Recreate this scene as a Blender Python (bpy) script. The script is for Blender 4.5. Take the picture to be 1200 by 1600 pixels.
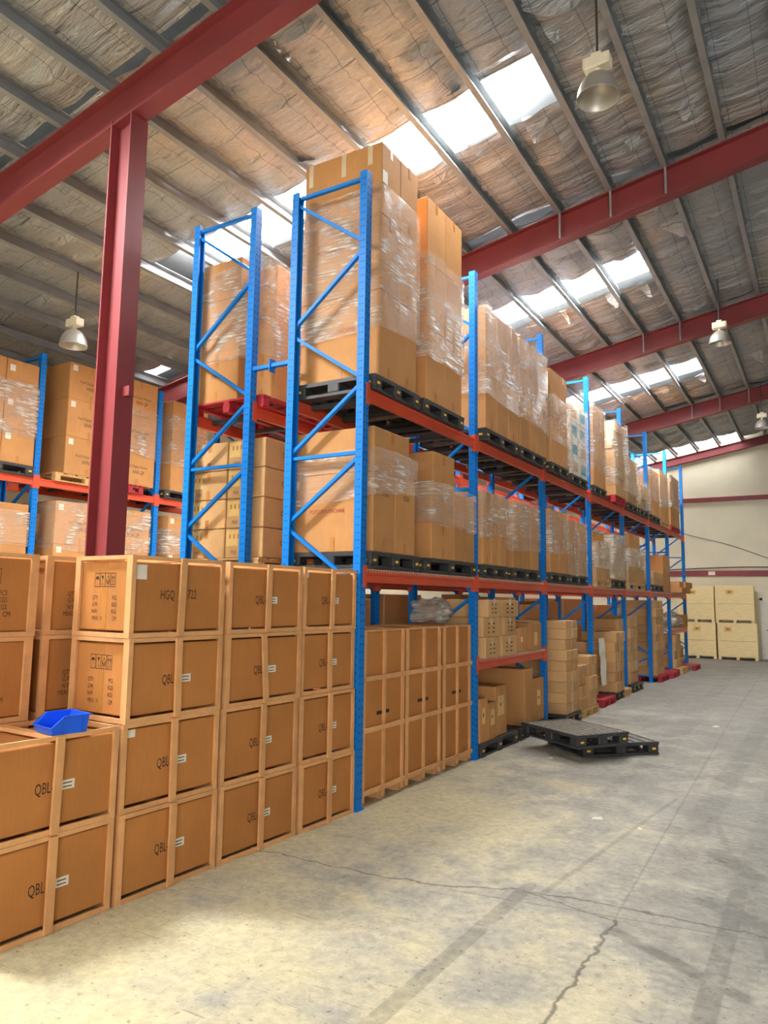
import bpy, bmesh, math, random
from mathutils import Vector, Matrix, noise
random.seed(7)
for o in list(bpy.data.objects): bpy.data.objects.remove(o)
C = bpy.context.scene.collection
sc = bpy.context.scene
# ------------------------------------------------------------------ camera
FPX, YAW, PIT, ROL = 1152.46, .5417, .1177, .0141
CAM = Vector((3.8706, -6.0526, 1.968))
Fv = Vector((-math.sin(YAW)*math.cos(PIT), math.cos(YAW)*math.cos(PIT), math.sin(PIT)))
R0 = Vector((math.cos(YAW), math.sin(YAW), 0)); U0 = R0.cross(Fv)
Rv = R0*math.cos(ROL)+U0*math.sin(ROL); Uv = U0*math.cos(ROL)-R0*math.sin(ROL)
cd = bpy.data.cameras.new('camera'); cam = bpy.data.objects.new('camera', cd); C.objects.link(cam)
cd.sensor_fit = 'VERTICAL'; cd.sensor_height = 24; cd.lens = 24*FPX/1600; cd.clip_end = 200
M = Matrix((Rv, Uv, -Fv)).transposed().to_4x4(); M.translation = CAM
cam.matrix_world = M
sc.camera = cam
# ------------------------------------------------------------------ world, daylight, exposure
SKYLIGHT = 42.0
W = bpy.data.worlds.new('World'); sc.world = W; W.use_nodes = True
W.node_tree.nodes['Background'].inputs[0].default_value = (.93, .96, 1, 1)
W.node_tree.nodes['Background'].inputs[1].default_value = .8
def area(name, loc, rot, sx, sy, power, col=(1, 1, 1)):
    l = bpy.data.lights.new(name, 'AREA'); l.shape = 'RECTANGLE'; l.size = sx; l.size_y = sy; l.energy = power; l.color = col
    o = bpy.data.objects.new(name, l); C.objects.link(o); o.location = loc; o.rotation_euler = rot
    return o
# daylight entering through the open loading door behind the photographer
area('loading_door_daylight', (10, -13.9, 2.9), (math.radians(90), 0, 0), 9, 5.2, 700, (1, .97, .92))
sc.view_settings.view_transform = 'Standard'; sc.view_settings.look = 'None'
sc.view_settings.gamma = 1; sc.view_settings.use_curve_mapping = False
sc.view_settings.exposure = 0.66
# ------------------------------------------------------------------ materials
def lin(r, g, b):
    f = lambda c: (c/255/12.92) if c/255 <= .04045 else ((c/255+.055)/1.055)**2.4
    return (f(r), f(g), f(b), 1)
class NT:
    def __init__(s, m): s.t = m.node_tree; s.n = s.t.nodes
    def N(s, typ, **k):
        n = s.n.new(typ)
        for a, v in k.items(): setattr(n, a, v)
        return n
    def L(s, a, b): s.t.links.new(a, b)
    def inp(s, sock, v):
        if v is None: return
        if hasattr(v, 'is_linked') or hasattr(v, 'links'): s.L(v, sock)
        else: sock.default_value = v
    def math(s, op, a, b=None, c=None, clamp=False):
        n = s.N('ShaderNodeMath', operation=op, use_clamp=clamp)
        for i, v in enumerate((a, b, c)): s.inp(n.inputs[i], v)
        return n.outputs[0]
    def vec(s, op, a, b=None, scale=None):
        n = s.N('ShaderNodeVectorMath', operation=op)
        s.inp(n.inputs[0], a); s.inp(n.inputs[1], b)
        if scale is not None: s.inp(n.inputs['Scale'], scale)
        return n.outputs['Value'] if op in ('LENGTH', 'DOT_PRODUCT', 'DISTANCE') else n.outputs[0]
    def noise(s, v, sc_, det=4, rough=.55, dist=0):
        n = s.N('ShaderNodeTexNoise'); s.L(v, n.inputs['Vector']); n.inputs['Scale'].default_value = sc_
        n.inputs['Detail'].default_value = det; n.inputs['Roughness'].default_value = rough; n.inputs['Distortion'].default_value = dist
        return n.outputs[0]
    def ramp(s, f, stops):
        n = s.N('ShaderNodeValToRGB'); s.L(f, n.inputs[0]); e = n.color_ramp.elements
        while len(e) < len(stops): e.new(.5)
        for el, (p, c) in zip(e, stops): el.position = p; el.color = c if len(c) == 4 else (*c, 1)
        return n.outputs[0]
    def mix(s, f, a, b, bt='MIX'):
        n = s.N('ShaderNodeMix', data_type='RGBA', blend_type=bt); s.inp(n.inputs[0], f); s.inp(n.inputs[6], a); s.inp(n.inputs[7], b)
        return n.outputs[2]
    def mapr(s, v, a, b, c=0, d=1):
        n = s.N('ShaderNodeMapRange'); n.interpolation_type = 'SMOOTHSTEP'; s.L(v, n.inputs[0])
        for i, x in enumerate((a, b, c, d)): n.inputs[i+1].default_value = x
        return n.outputs[0]
    def mapping(s, v, scale=(1, 1, 1), loc=(0, 0, 0), rot=(0, 0, 0)):
        n = s.N('ShaderNodeMapping'); s.L(v, n.inputs[0]); n.inputs['Scale'].default_value = scale
        n.inputs['Location'].default_value = loc; n.inputs['Rotation'].default_value = rot
        return n.outputs[0]
    def bump(s, h, st, dist=.02):
        n = s.N('ShaderNodeBump'); s.L(h, n.inputs['Height']); n.inputs['Strength'].default_value = st; n.inputs['Distance'].default_value = dist
        return n.outputs[0]
def base_mat(name, rough=.6, metal=0, spec=.5):
    m = bpy.data.materials.new(name); m.use_nodes = True
    t = NT(m); b = t.n['Principled BSDF']
    b.inputs['Roughness'].default_value = rough; b.inputs['Metallic'].default_value = metal
    b.inputs['Specular IOR Level'].default_value = spec
    return m, t, b
def simple(name, col, rough=.6, metal=0, var=.08, nscale=6, bump=.0, stretch=(1, 1, 1), rand=.0, spec=.5):
    m, t, b = base_mat(name, rough, metal, spec)
    v = t.mapping(t.N('ShaderNodeTexCoord').outputs['Object'], stretch)
    n = t.noise(v, nscale, 5)
    k = t.mapr(n, .3, .7, 1-var, 1+var)
    if rand:
        r = t.N('ShaderNodeObjectInfo').outputs['Random']
        k = t.math('MULTIPLY', k, t.mapr(r, 0, 1, 1-rand, 1+rand))
    c = t.vec('SCALE', lin(*col)[:3], scale=k); t.L(c, b.inputs['Base Color'])
    if bump: t.L(t.bump(n, bump), b.inputs['Normal'])
    return m
def cardboard(name, col, rand=.10):
    m, t, b = base_mat(name, .75, 0, .25)
    oc = t.N('ShaderNodeTexCoord').outputs['Object']
    r = t.N('ShaderNodeObjectInfo').outputs['Random']
    off = t.N('ShaderNodeCombineXYZ'); t.L(t.math('MULTIPLY', r, 37.), off.inputs[0]); t.L(t.math('MULTIPLY', r, 11.), off.inputs[1])
    v = t.vec('ADD', oc, off.outputs[0])
    n1 = t.noise(v, 2.2, 3); n2 = t.noise(t.mapping(v, (9, 9, 1.0)), 9, 3)
    k = t.math('MULTIPLY', t.mapr(n1, .3, .7, .93, 1.06), t.mapr(n2, .3, .7, .965, 1.03))
    k = t.math('MULTIPLY', k, t.mapr(r, 0, 1, 1-rand, 1+rand))
    t.L(t.vec('SCALE', lin(*col)[:3], scale=k), b.inputs['Base Color'])
    t.L(t.bump(t.math('ADD', n1, t.math('MULTIPLY', n2, .15)), .25, .01), b.inputs['Normal'])
    return m
MT = {}
MT['card'] = cardboard('cardboard', (196, 143, 90))
MT['card2'] = cardboard('cardboard_crate', (187, 126, 69), .05)
MT['card3'] = cardboard('cardboard_pale', (204, 162, 112))
MT['tape'] = simple('brown_tape', (186, 128, 66), .3, var=.05)
MT['wtape'] = simple('clear_tape', (222, 205, 170), .25, var=.05)
MT['batten'] = simple('pine_batten', (216, 162, 108), .7, var=.1, nscale=3, stretch=(2, 2, 2), bump=.1, rand=.08)
MT['pwood'] = simple('pallet_pine', (206, 166, 112), .75, var=.2, nscale=6, stretch=(2, 6, 6), bump=.15, rand=.08)
MT['rwood'] = simple('red_painted_wood', (176, 40, 52), .6, var=.15, nscale=8, bump=.1)
MT['ply'] = simple('pale_plywood', (252, 228, 172), .7, var=.06, nscale=4, stretch=(1, 1, 5))
MT['label'] = simple('white_label', (232, 226, 212), .6, var=.03)
MT['cream_label'] = simple('cream_label', (226, 190, 120), .6, var=.06)
MT['orange_label'] = simple('orange_label', (240, 190, 104), .6, var=.06)
MT['ink'] = simple('black_ink', (58, 40, 28), .7, var=.05)
MT['redink'] = simple('red_ink', (160, 48, 30), .7, var=.05)
MT['blue'] = simple('blue_rack_paint', (0, 122, 214), .5, var=.06, nscale=3, rand=.03, spec=.3)
MT['dsteel'] = simple('dark_steel', (62, 62, 66), .6, var=.1)
MT['slot'] = simple('dark_slot', (16, 22, 40), .8, var=.02)
MT['beam'] = simple('orange_red_beam_paint', (214, 82, 52), .42, var=.06, nscale=3)
MT['steel'] = simple('dark_red_steel', (130, 54, 58), .5, var=.08, nscale=1.5)
MT['galv'] = simple('galvanised_purlin', (142, 147, 150), .5, .2, var=.1, nscale=3)
MT['wire'] = simple('galvanised_wire', (212, 196, 176), .4, .3, var=.05)
MT['black'] = simple('black_plastic', (56, 57, 60), .5, var=.18, nscale=9, bump=.1)
MT['yellow'] = simple('yellow_marker', (240, 190, 40), .5, var=.05)
MT['bin'] = simple('blue_bin_plastic', (24, 92, 226), .35, var=.05)
MT['alu'] = simple('spun_aluminium', (196, 192, 184), .38, .6, var=.08)
MT['cream'] = simple('cream_housing', (226, 218, 196), .5, var=.05)
MT['cable'] = simple('dark_cable', (60, 58, 58), .6, var=.05)
MT['door'] = simple('white_door', (232, 232, 224), .5, var=.03)
MT['teal'] = simple('teal_print', (70, 150, 175), .5, var=.3, nscale=5)
MT['whitebox'] = simple('white_carton', (212, 208, 200), .6, var=.2, nscale=7)
MT['greybag'] = simple('grey_plastic_bag', (150, 146, 142), .3, var=.3, nscale=9, bump=.5)
MT['paper'] = simple('paper_scrap', (214, 210, 200), .8, var=.05)
def wall_mat():
    m, t, b = base_mat('painted_block_wall', .8, 0, .3)
    p = t.N('ShaderNodeNewGeometry').outputs['Position']
    n = t.noise(p, 1.1, 5); k = t.mapr(n, .3, .7, .95, 1.04)
    t.L(t.vec('SCALE', lin(226, 218, 196)[:3], scale=k), b.inputs['Base Color'])
    return m
MT['wall'] = wall_mat()
def foil_mat():
    m, t, b = base_mat('foil_insulation', .4, .5, .5)
    p = t.N('ShaderNodeNewGeometry').outputs['Position']
    sx = t.N('ShaderNodeSeparateXYZ'); t.L(p, sx.inputs[0])
    n1 = t.noise(p, .55, 4); n2 = t.noise(t.mapping(p, (1.2, 6, 1)), 2.6, 5, .6, .6); n3 = t.noise(p, 22, 3)
    col = t.ramp(n1, [(.35, lin(162, 169, 178)), (.55, lin(176, 178, 180)), (.74, lin(192, 178, 160))])
    wr = t.mapr(n2, .30, .46, .62, 1.0); k = t.math('MULTIPLY', wr, t.mapr(n3, .3, .7, .93, 1.05))
    def lines(s, per, w):
        f = t.math('FRACT', t.math('DIVIDE', t.math('ADD', s, 60.), per)); return t.math('LESS_THAN', f, w/per)
    g = t.math('MAXIMUM', lines(sx.outputs[1], .62, .010), lines(sx.outputs[0], .389, .008))
    k = t.math('MULTIPLY', k, t.math('SUBTRACT', 1, t.math('MULTIPLY', g, .55)))
    t.L(t.vec('SCALE', col, scale=k), b.inputs['Base Color'])
    t.L(t.bump(t.math('ADD', n2, t.math('MULTIPLY', n3, .08)), .8, .07), b.inputs['Normal'])
    t.L(t.mapr(n2, .3, .7, .3, .55), b.inputs['Roughness'])
    return m
MT['foil'] = foil_mat()
def film_mat(nm, gain, bias):
    m = bpy.data.materials.new(nm); m.use_nodes = True; t = NT(m); t.n.clear()
    out = t.N('ShaderNodeOutputMaterial'); mx = t.N('ShaderNodeMixShader'); tr = t.N('ShaderNodeBsdfTransparent'); b = t.N('ShaderNodeBsdfPrincipled')
    b.inputs['Base Color'].default_value = lin(236, 228, 216); b.inputs['Roughness'].default_value = .22; b.inputs['Specular IOR Level'].default_value = .9
    oc = t.N('ShaderNodeTexCoord').outputs['Object']
    r = t.N('ShaderNodeObjectInfo').outputs['Random']
    off = t.N('ShaderNodeCombineXYZ'); t.L(t.math('MULTIPLY', r, 53.), off.inputs[0]); t.L(t.math('MULTIPLY', r, 29.), off.inputs[2])
    v = t.vec('ADD', oc, off.outputs[0])
    big = t.noise(v, 2.1, 3, .5, .8); st = t.noise(t.mapping(v, (1.2, 1.2, 14), rot=(.25, .2, 0)), 3.2, 6, .62, .7)
    f = t.math('MULTIPLY', t.mapr(big, .42, .70, .18, 1), t.mapr(st, .40, .72, .12, .95))  # whitish streaks put the film's sheen and glare into its opacity
    f = t.math('ADD', t.math('MULTIPLY', f, gain), bias, clamp=True)
    t.L(f, mx.inputs[0]); t.L(tr.outputs[0], mx.inputs[1]); t.L(b.outputs[0], mx.inputs[2]); t.L(mx.outputs[0], out.inputs[0])
    t.L(t.bump(st, .9, .03), b.inputs['Normal'])
    return m
MT['film'] = film_mat('stretch_film', 1.35, .09); MT['film2'] = film_mat('milky_stretch_film', 1.5, .26)
def sky_mat(nm, st):
    m = bpy.data.materials.new(nm); m.use_nodes = True; t = NT(m); t.n.clear()
    out = t.N('ShaderNodeOutputMaterial'); e = t.N('ShaderNodeEmission'); e.inputs[0].default_value = (1, .985, .96, 1); e.inputs[1].default_value = st
    t.L(e.outputs[0], out.inputs[0]); return m
MT['sky'] = sky_mat('translucent_skylight', SKYLIGHT); MT['skys'] = sky_mat('sunlit_skylight', SKYLIGHT*4); MT['skyd'] = sky_mat('dimmed_skylight', SKYLIGHT*.14)  # last one has its emission lowered to keep the end wall darker
def floor_mat():
    m, t, b = base_mat('worn_concrete', .62, 0, .4)
    p0 = t.N('ShaderNodeNewGeometry').outputs['Position']
    p = t.mapping(p0, (1, 1, 0))
    sx = t.N('ShaderNodeSeparateXYZ'); t.L(p, sx.inputs[0]); X, Y = sx.outputs[0], sx.outputs[1]
    nb = t.noise(p, .38, 5, .6, .5); nm = t.noise(p, 1.7, 6, .65, .4); nf = t.noise(p, 14, 5, .7); ns = t.noise(p, 60, 3)
    # cream screed remains towards the racks, greyer traffic lane to the right and deeper in
    lane = t.math('ADD', t.math('ADD', t.math('MULTIPLY', X, .11), t.math('MULTIPLY', Y, .035)), -.12)
    wear = t.math('ADD', t.math('ADD', t.math('MULTIPLY', nb, 1.0), t.math('MULTIPLY', nm, .75)), lane)
    col = t.ramp(t.mapr(wear, .62, 1.22), [(0, lin(200, 190, 153)), (.33, lin(186, 178, 151)), (.58, lin(166, 161, 147)), (1, lin(142, 139, 132))])
    k = t.math('MULTIPLY', t.mapr(nf, .3, .7, .80, 1.10), t.mapr(ns, .3, .7, .95, 1.04))
    pit = t.mapr(t.noise(p, 30, 3), .62, .70, 0, .45)
    k = t.math('MULTIPLY', k, t.math('SUBTRACT', 1, pit))
    # wandering coordinates for cracks and wheel marks
    jit = t.N('ShaderNodeTexNoise'); t.L(p, jit.inputs['Vector']); jit.inputs['Scale'].default_value = 7; jit.inputs['Detail'].default_value = 5
    pj = t.vec('ADD', p, t.vec('SCALE', t.vec('SUBTRACT', jit.outputs['Color'], (.5, .5, .5)), scale=.13))
    pj = t.mapping(pj, (1, 1, 0))
    def seg(pp, a, c, w, soft, amt):
        ab = Vector((c[0]-a[0], c[1]-a[1], 0)); l2 = ab.length_squared
        d0 = t.vec('SUBTRACT', pp, (a[0], a[1], 0))
        tt = t.math('MULTIPLY', t.vec('DOT_PRODUCT', d0, tuple(ab)), 1/l2, clamp=True)
        d = t.vec('LENGTH', t.vec('SUBTRACT', d0, t.vec('SCALE', tuple(ab), scale=tt)))
        return t.mapr(d, w, w+soft, amt, 0)
    marks = []
    crack = [(-.1, -1.36), (.27, -1.33), (1.05, -1.29), (1.51, -1.2), (1.98, -.97), (2.45, -.91), (3.6, -.86), (6, -.8)]
    for a, c in zip(crack, crack[1:]): marks.append(seg(pj, a, c, .002, .016, .55))
    for a, c, w, s_, am in [((2.62, -1.15), (2.63, -4), .003, .014, .6), ((2.62, -1.15), (2.0, -.98), .002, .012, .4)]: marks.append(seg(pj, a, c, w, s_, am))
    for a, c, w, s_, am in [((2.62, -1.1), (2.3, 9), .003, .012, .22), ((2.3, 9), (2.0, 23), .005, .02, .2), ((1.55, -1.25), (3.4, -.95), .003, .01, .3)]: marks.append(seg(p, a, c, w, s_, am))
    brk = t.mapr(t.noise(p, 3.2, 5, .7), .28, .5)
    bands = []
    for a, c, w, s_, am in [((1.98, -.9), (1.93, -3.4), .045, .015, .27), ((3.24, -.2), (3.27, -3), .05, .015, .30), ((2.66, -1.28), (3.4, -1.7), .03, .04, .34), ((3.0, .6), (3.3, .2), .06, .08, .3), ((3.1, -.5), (3.5, -.75), .07, .06, .25),
                            ((1.75, -.9), (1.9, 9), .05, .05, .13), ((2.75, -.6), (2.9, 14), .1, .06, .14), ((3.3, -.8), (3.4, 14), .1, .06, .12), ((2.1, -1), (2.45, 2.2), .012, .02, .22), ((2.9, 1.5), (3.5, -1.2), .015, .03, .2), ((1.3, 20), (1.9, 3), .1, .1, .1)]:
        bands.append(t.math('MULTIPLY', seg(p, a, c, w, s_, am), brk))
    tot = None
    for x in marks+bands: tot = x if tot is None else t.math('MAXIMUM', tot, x)
    k = t.math('MULTIPLY', k, t.math('SUBTRACT', 1, tot))
    # dark scuffs and short drag marks
    for rot, sc_, th in ((.4, 3.1, .70), (-.5, 2.3, .71), (1.25, 2.7, .705), (.05, 4.2, .70)):
        d = t.mapr(t.noise(t.mapping(p, (1.0, 16, 1), rot=(0, 0, rot)), sc_, 2, .5), th, th+.035, 0, .34)
        k = t.math('MULTIPLY', k, t.math('SUBTRACT', 1, d))
    # tyre tread prints in the lane
    tw = t.math('SINE', t.math('ADD', t.math('MULTIPLY', Y, 70.), t.math('MULTIPLY', t.math('ABSOLUTE', t.math('SINE', t.math('MULTIPLY', X, 26.))), 2.2)))
    lanes = t.math('MULTIPLY', t.mapr(t.math('SINE', t.math('MULTIPLY', X, 13.)), .1, .6), t.math('MULTIPLY', t.mapr(X, 2.3, 2.7), t.mapr(t.noise(p, 1.1, 3), .45, .6)))
    k = t.math('MULTIPLY', k, t.math('ADD', 1, t.math('MULTIPLY', t.math('MULTIPLY', tw, lanes), .1)))
    blot = t.mapr(t.noise(p, 4.2, 6, .75, .8), .60, .68, 0, .22)
    k = t.math('MULTIPLY', k, t.math('SUBTRACT', 1, blot))
    # pale scratches
    scr = t.mapr(t.noise(t.mapping(p, (9, 1.2, 1), rot=(0, 0, .5)), 5, 3), .68, .74, 0, .2)
    scr2 = t.mapr(t.noise(t.mapping(p, (1.2, 10, 1), rot=(0, 0, -.3)), 5, 3), .69, .74, 0, .2)
    k = t.math('ADD', k, t.math('ADD', scr, scr2))
    t.L(t.vec('SCALE', col, scale=k), b.inputs['Base Color'])
    t.L(t.mapr(nm, .3, .7, .5, .75), b.inputs['Roughness'])
    h = t.math('SUBTRACT', t.math('MULTIPLY', nf, .3), t.math('MULTIPLY', tot, .8))
    t.L(t.bump(h, .25, .01), b.inputs['Normal'])
    return m
MT['floor'] = floor_mat()
# ------------------------------------------------------------------ mesh and object helpers
def mesh(name, V, Fc, mat, smooth=False):
    me = bpy.data.meshes.new(name); me.from_pydata([tuple(v) for v in V], [], Fc); me.materials.append(MT[mat])
    if smooth: me.polygons.foreach_set('use_smooth', [True]*len(Fc))
    me.update(); return me
class MB:
    def __init__(s): s.V = []; s.F = []
    def add(s, V, Fc): k = len(s.V); s.V += [Vector(v) for v in V]; s.F += [tuple(i+k for i in f) for f in Fc]; return s
    def box(s, x0, x1, y0, y1, z0, z1):
        return s.add([(x, y, z) for z in (z0, z1) for y in (y0, y1) for x in (x0, x1)], [(0, 2, 3, 1), (4, 5, 7, 6), (0, 1, 5, 4), (2, 6, 7, 3), (0, 4, 6, 2), (1, 3, 7, 5)])
    def cbox(s, x0, x1, y0, y1, z0, z1, c):   # chamfered box
        bm = bmesh.new(); bmesh.ops.create_cube(bm, size=1)
        for v in bm.verts: v.co = Vector(((x0+x1)/2+v.co.x*(x1-x0), (y0+y1)/2+v.co.y*(y1-y0), (z0+z1)/2+v.co.z*(z1-z0)))
        bmesh.ops.bevel(bm, geom=bm.edges[:], offset=c, segments=1, affect='EDGES')
        bm.verts.index_update(); s.add([v.co.copy() for v in bm.verts], [[v.index for v in f.verts] for f in bm.faces]); bm.free(); return s
    def bar(s, a, b, w, h, up=(0, 0, 1)):    # straight bar a->b
        a, b = Vector(a), Vector(b); d = (b-a).normalized(); u = Vector(up); r = d.cross(u)
        if r.length < 1e-4: r = d.cross(Vector((0, 1, 0)))
        r.normalize(); u = r.cross(d)
        V = [p+r*sx*w/2+u*sz*h/2 for p in (a, b) for sz in (-1, 1) for sx in (-1, 1)]
        return s.add(V, [(0, 1, 3, 2), (4, 6, 7, 5), (0, 4, 5, 1), (2, 3, 7, 6), (0, 2, 6, 4), (1, 5, 7, 3)])
    def tube(s, pts, r, n=8):
        pts = [Vector(p) for p in pts]; V = []; Fc = []
        for i, p in enumerate(pts):
            d = (pts[min(i+1, len(pts)-1)]-pts[max(i-1, 0)]).normalized()
            a = d.cross(Vector((.12, .99, .07))); a.normalize(); b = d.cross(a)
            V += [p+a*r*math.cos(2*math.pi*j/n)+b*r*math.sin(2*math.pi*j/n) for j in range(n)]
        for i in range(len(pts)-1):
            for j in range(n): Fc.append((i*n+j, i*n+(j+1) % n, (i+1)*n+(j+1) % n, (i+1)*n+j))
        Fc.append(tuple(range(n))[::-1]); Fc.append(tuple(range((len(pts)-1)*n, len(pts)*n)))
        return s.add(V, Fc)
    def lathe(s, prof, n=24, c=(0, 0, 0)):
        V = []; Fc = []
        for r, z in prof: V += [(c[0]+r*math.cos(2*math.pi*j/n), c[1]+r*math.sin(2*math.pi*j/n), c[2]+z) for j in range(n)]
        for i in range(len(prof)-1):
            for j in range(n): Fc.append((i*n+j, i*n+(j+1) % n, (i+1)*n+(j+1) % n, (i+1)*n+j))
        return s.add(V, Fc)
    def prism(s, prof, axis, a, b):          # 2D profile extruded along axis 'x','y','z'
        n = len(prof); V = []
        for t in (a, b):
            for p, q in prof: V.append({'x': (t, p, q), 'y': (p, t, q), 'z': (p, q, t)}[axis])
        Fc = [(i, (i+1) % n, n+(i+1) % n, n+i) for i in range(n)]+[tuple(range(n))[::-1], tuple(range(n, 2*n))]
        return s.add(V, Fc)
    def mesh(s, name, mat, smooth=False): return mesh(name, s.V, s.F, mat, smooth)
CACHE = {}
def cached(key, fn):
    if key not in CACHE: CACHE[key] = fn()
    return CACHE[key]
def ob(name, me, parent=None, loc=(0, 0, 0), rot=(0, 0, 0)):
    o = bpy.data.objects.new(name, me); C.objects.link(o); o.parent = parent; o.location = loc; o.rotation_euler = rot
    return o
def tag(o, label=None, cat=None, group=None, kind=None):
    if label: o['label'] = label
    if cat: o['category'] = cat
    if group: o['group'] = group
    if kind: o['kind'] = kind
    return o
def thing(name, label, cat, loc=(0, 0, 0), rz=0, group=None): return tag(ob(name, None, None, loc, (0, 0, rz)), label, cat, group)
def struct(name, me, parent=None, label=None):
    o = ob(name, me, parent)
    if parent is None: tag(o, label, kind='structure')
    return o
ORD = ['bottom', 'second', 'third', 'fourth', 'fifth', 'sixth', 'seventh', 'eighth', 'ninth', 'tenth', 'eleventh', 'twelfth']
def tierword(i, n): return 'only' if n == 1 else ('top' if i == n-1 else ORD[i])
def colword(j, n): return '' if n == 1 else (['left', 'right'] if n == 2 else ['left', 'middle', 'right'] if n == 3 else ['leftmost', 'left middle', 'right middle', 'rightmost'])[j]
# printed matter: flat text and handling symbols laid 1 mm proud of a face
def text_mesh(s, h, mat, xs=.8):
    def mk():
        cu = bpy.data.curves.new('text', 'FONT'); cu.body = s; cu.size = 1; cu.align_x = 'CENTER'; cu.align_y = 'CENTER'; cu.resolution_u = 2
        o = bpy.data.objects.new('text', cu); C.objects.link(o)
        me = bpy.data.meshes.new_from_object(o); bpy.data.objects.remove(o); bpy.data.curves.remove(cu)
        me.name = 'printed_text'; me.transform(Matrix.Diagonal((h*1.35*xs, h*1.35, 1, 1))); me.materials.clear(); me.materials.append(MT[mat]); return me
    return cached(('txt', s, h, mat, xs), mk)
FACE = {'+x': (math.pi/2, 0, math.pi/2), '-y': (math.pi/2, 0, 0), '+z': (0, 0, 0)}
def printed(parent, s, face, loc, h, mat='ink', xs=.8): return ob('printed_text', text_mesh(s, h, mat, xs), parent, loc, FACE[face])
def symbols_mesh():
    def mk():
        b = MB()
        def poly(pts): b.add([(x, y, 0) for x, y in pts], [tuple(range(len(pts)))])
        def rect(x0, x1, y0, y1): poly([(x0, y0), (x1, y0), (x1, y1), (x0, y1)])
        for i in range(4):
            x = -.9+i*.6
            for r in ((x-.28, x+.28, .42, .46), (x-.28, x+.28, -.46, -.42), (x-.28, x-.25, -.46, .46), (x+.25, x+.28, -.46, .46)): rect(*r)
            if i == 0:
                poly([(x+.2*math.cos(a*math.pi/8), .06+.2*math.sin(a*math.pi/8)) for a in range(9)]); rect(x-.012, x+.012, -.3, .08); rect(x-.08, x+.012, -.32, -.29)
            if i == 1:
                poly([(x-.15, .28), (x-.02, .02), (x+.02, .02), (x+.15, .28)]); rect(x-.015, x+.015, -.26, .02); rect(x-.1, x+.1, -.3, -.26)
            if i == 2:
                poly([(x-.07, .2), (x, .12), (x+.07, .2), (x, .3)])
                for s in (-1, 1):
                    q = [(x+s*.03, -.3), (x+s*.1, -.3), (x+s*.19, 0), (x+s*.17, .16), (x+s*.12, .02), (x+s*.04, -.1)]
                    poly(q if s > 0 else q[::-1])
            if i == 3:
                for s in (-.1, .1): rect(x+s-.02, x+s+.02, -.22, .16); poly([(x+s-.08, .12), (x+s+.08, .12), (x+s, .3)])
                rect(x-.2, x+.2, -.32, -.28)
        return b.mesh('handling_symbols', 'ink')
    return cached('symbols', mk)
def symbols(parent, face, loc, h): o = ob('handling_symbols', symbols_mesh(), parent, loc, FACE[face]); o.scale = (h*.92, h, 1); return o
def sticker(parent, face, loc, w, h, mat='label', name='sticker'):
    me = cached(('stk', w, h, mat), lambda: MB().box(-w/2, w/2, -h/2, h/2, -.001, .0015).mesh('sticker', mat))
    return ob(name, me, parent, loc, FACE[face])
def carton_mesh(dx, dy, dz, mat='card', c=.008):
    k = tuple(round(v, 3) for v in (dx, dy, dz))
    return cached(('carton', k, mat), lambda: MB().cbox(-k[0]/2, k[0]/2, -k[1]/2, k[1]/2, 0, k[2], c).mesh('carton', mat))
def carton(x0, x1, y0, y1, z0, z1, label, group=None, mat='card', rz=0, tape=True, name='carton', face='+x', cat='carton'):
    dx, dy, dz = x1-x0, y1-y0, z1-z0
    o = tag(ob(name, carton_mesh(dx, dy, dz, mat), None, ((x0+x1)/2, (y0+y1)/2, z0), (0, 0, rz)), label, cat, group)
    if tape:
        tw = .05; th = min(.12, dz*.3)
        for zz in (dz-th/2-.004, th/2+.004):
            if face == '+x': sticker(o, '+x', (dx/2+.001, 0, zz), tw, round(th, 3), 'tape', 'tape')
            else: sticker(o, '-y', (0, -dy/2-.001, zz), tw, round(th, 3), 'tape', 'tape')
    return o
def film(x0, x1, y0, y1, z0, z1, label, seed=0, slack=.006, skew=.0, n=12, m=10, name='stretch_wrap', cat='stretch film', e=.012, mat='film'):
    """a sleeve of clear film round a stack, open at top and bottom, wavy, with an uneven lower hem"""
    cx, cy = (x0+x1)/2, (y0+y1)/2; V = []; Fc = []
    P = []
    for i in range(n): P.append((x1+e, y0-e+(y1-y0+2*e)*i/n, 1, 0))
    for i in range(n): P.append((x1+e-(x1-x0+2*e)*i/n, y1+e, 0, 1))
    for i in range(n): P.append((x0-e, y1+e-(y1-y0+2*e)*i/n, -1, 0))
    for i in range(n): P.append((x0-e+(x1-x0+2*e)*i/n, y0-e, 0, -1))
    N = len(P)
    for j in range(m+1):
        f = j/m
        for i, (x, y, nx, ny) in enumerate(P):
            hem = skew*math.sin((i/N)*2*math.pi+seed)+.03*noise.noise((i*.45, seed, 2))
            top = skew*.5*math.sin((i/N)*2*math.pi+seed*2.1+1)+.02*noise.noise((i*.4, seed, 8))
            za, zb = z0+hem, z1+top; z = za+(zb-za)*f
            d = slack*(1.2+noise.noise((x*4, y*4+seed, z*5))*1.6)
            if d < .001: d = .001
            V.append((x-cx+nx*d, y-cy+ny*d, z-z0))
    for j in range(m):
        for i in range(N): Fc.append((j*N+i, j*N+(i+1) % N, (j+1)*N+(i+1) % N, (j+1)*N+i))
    return tag(ob(name, mesh('stretch_wrap', V, Fc, mat, True), None, (cx, cy, z0)), label, cat)
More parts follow.
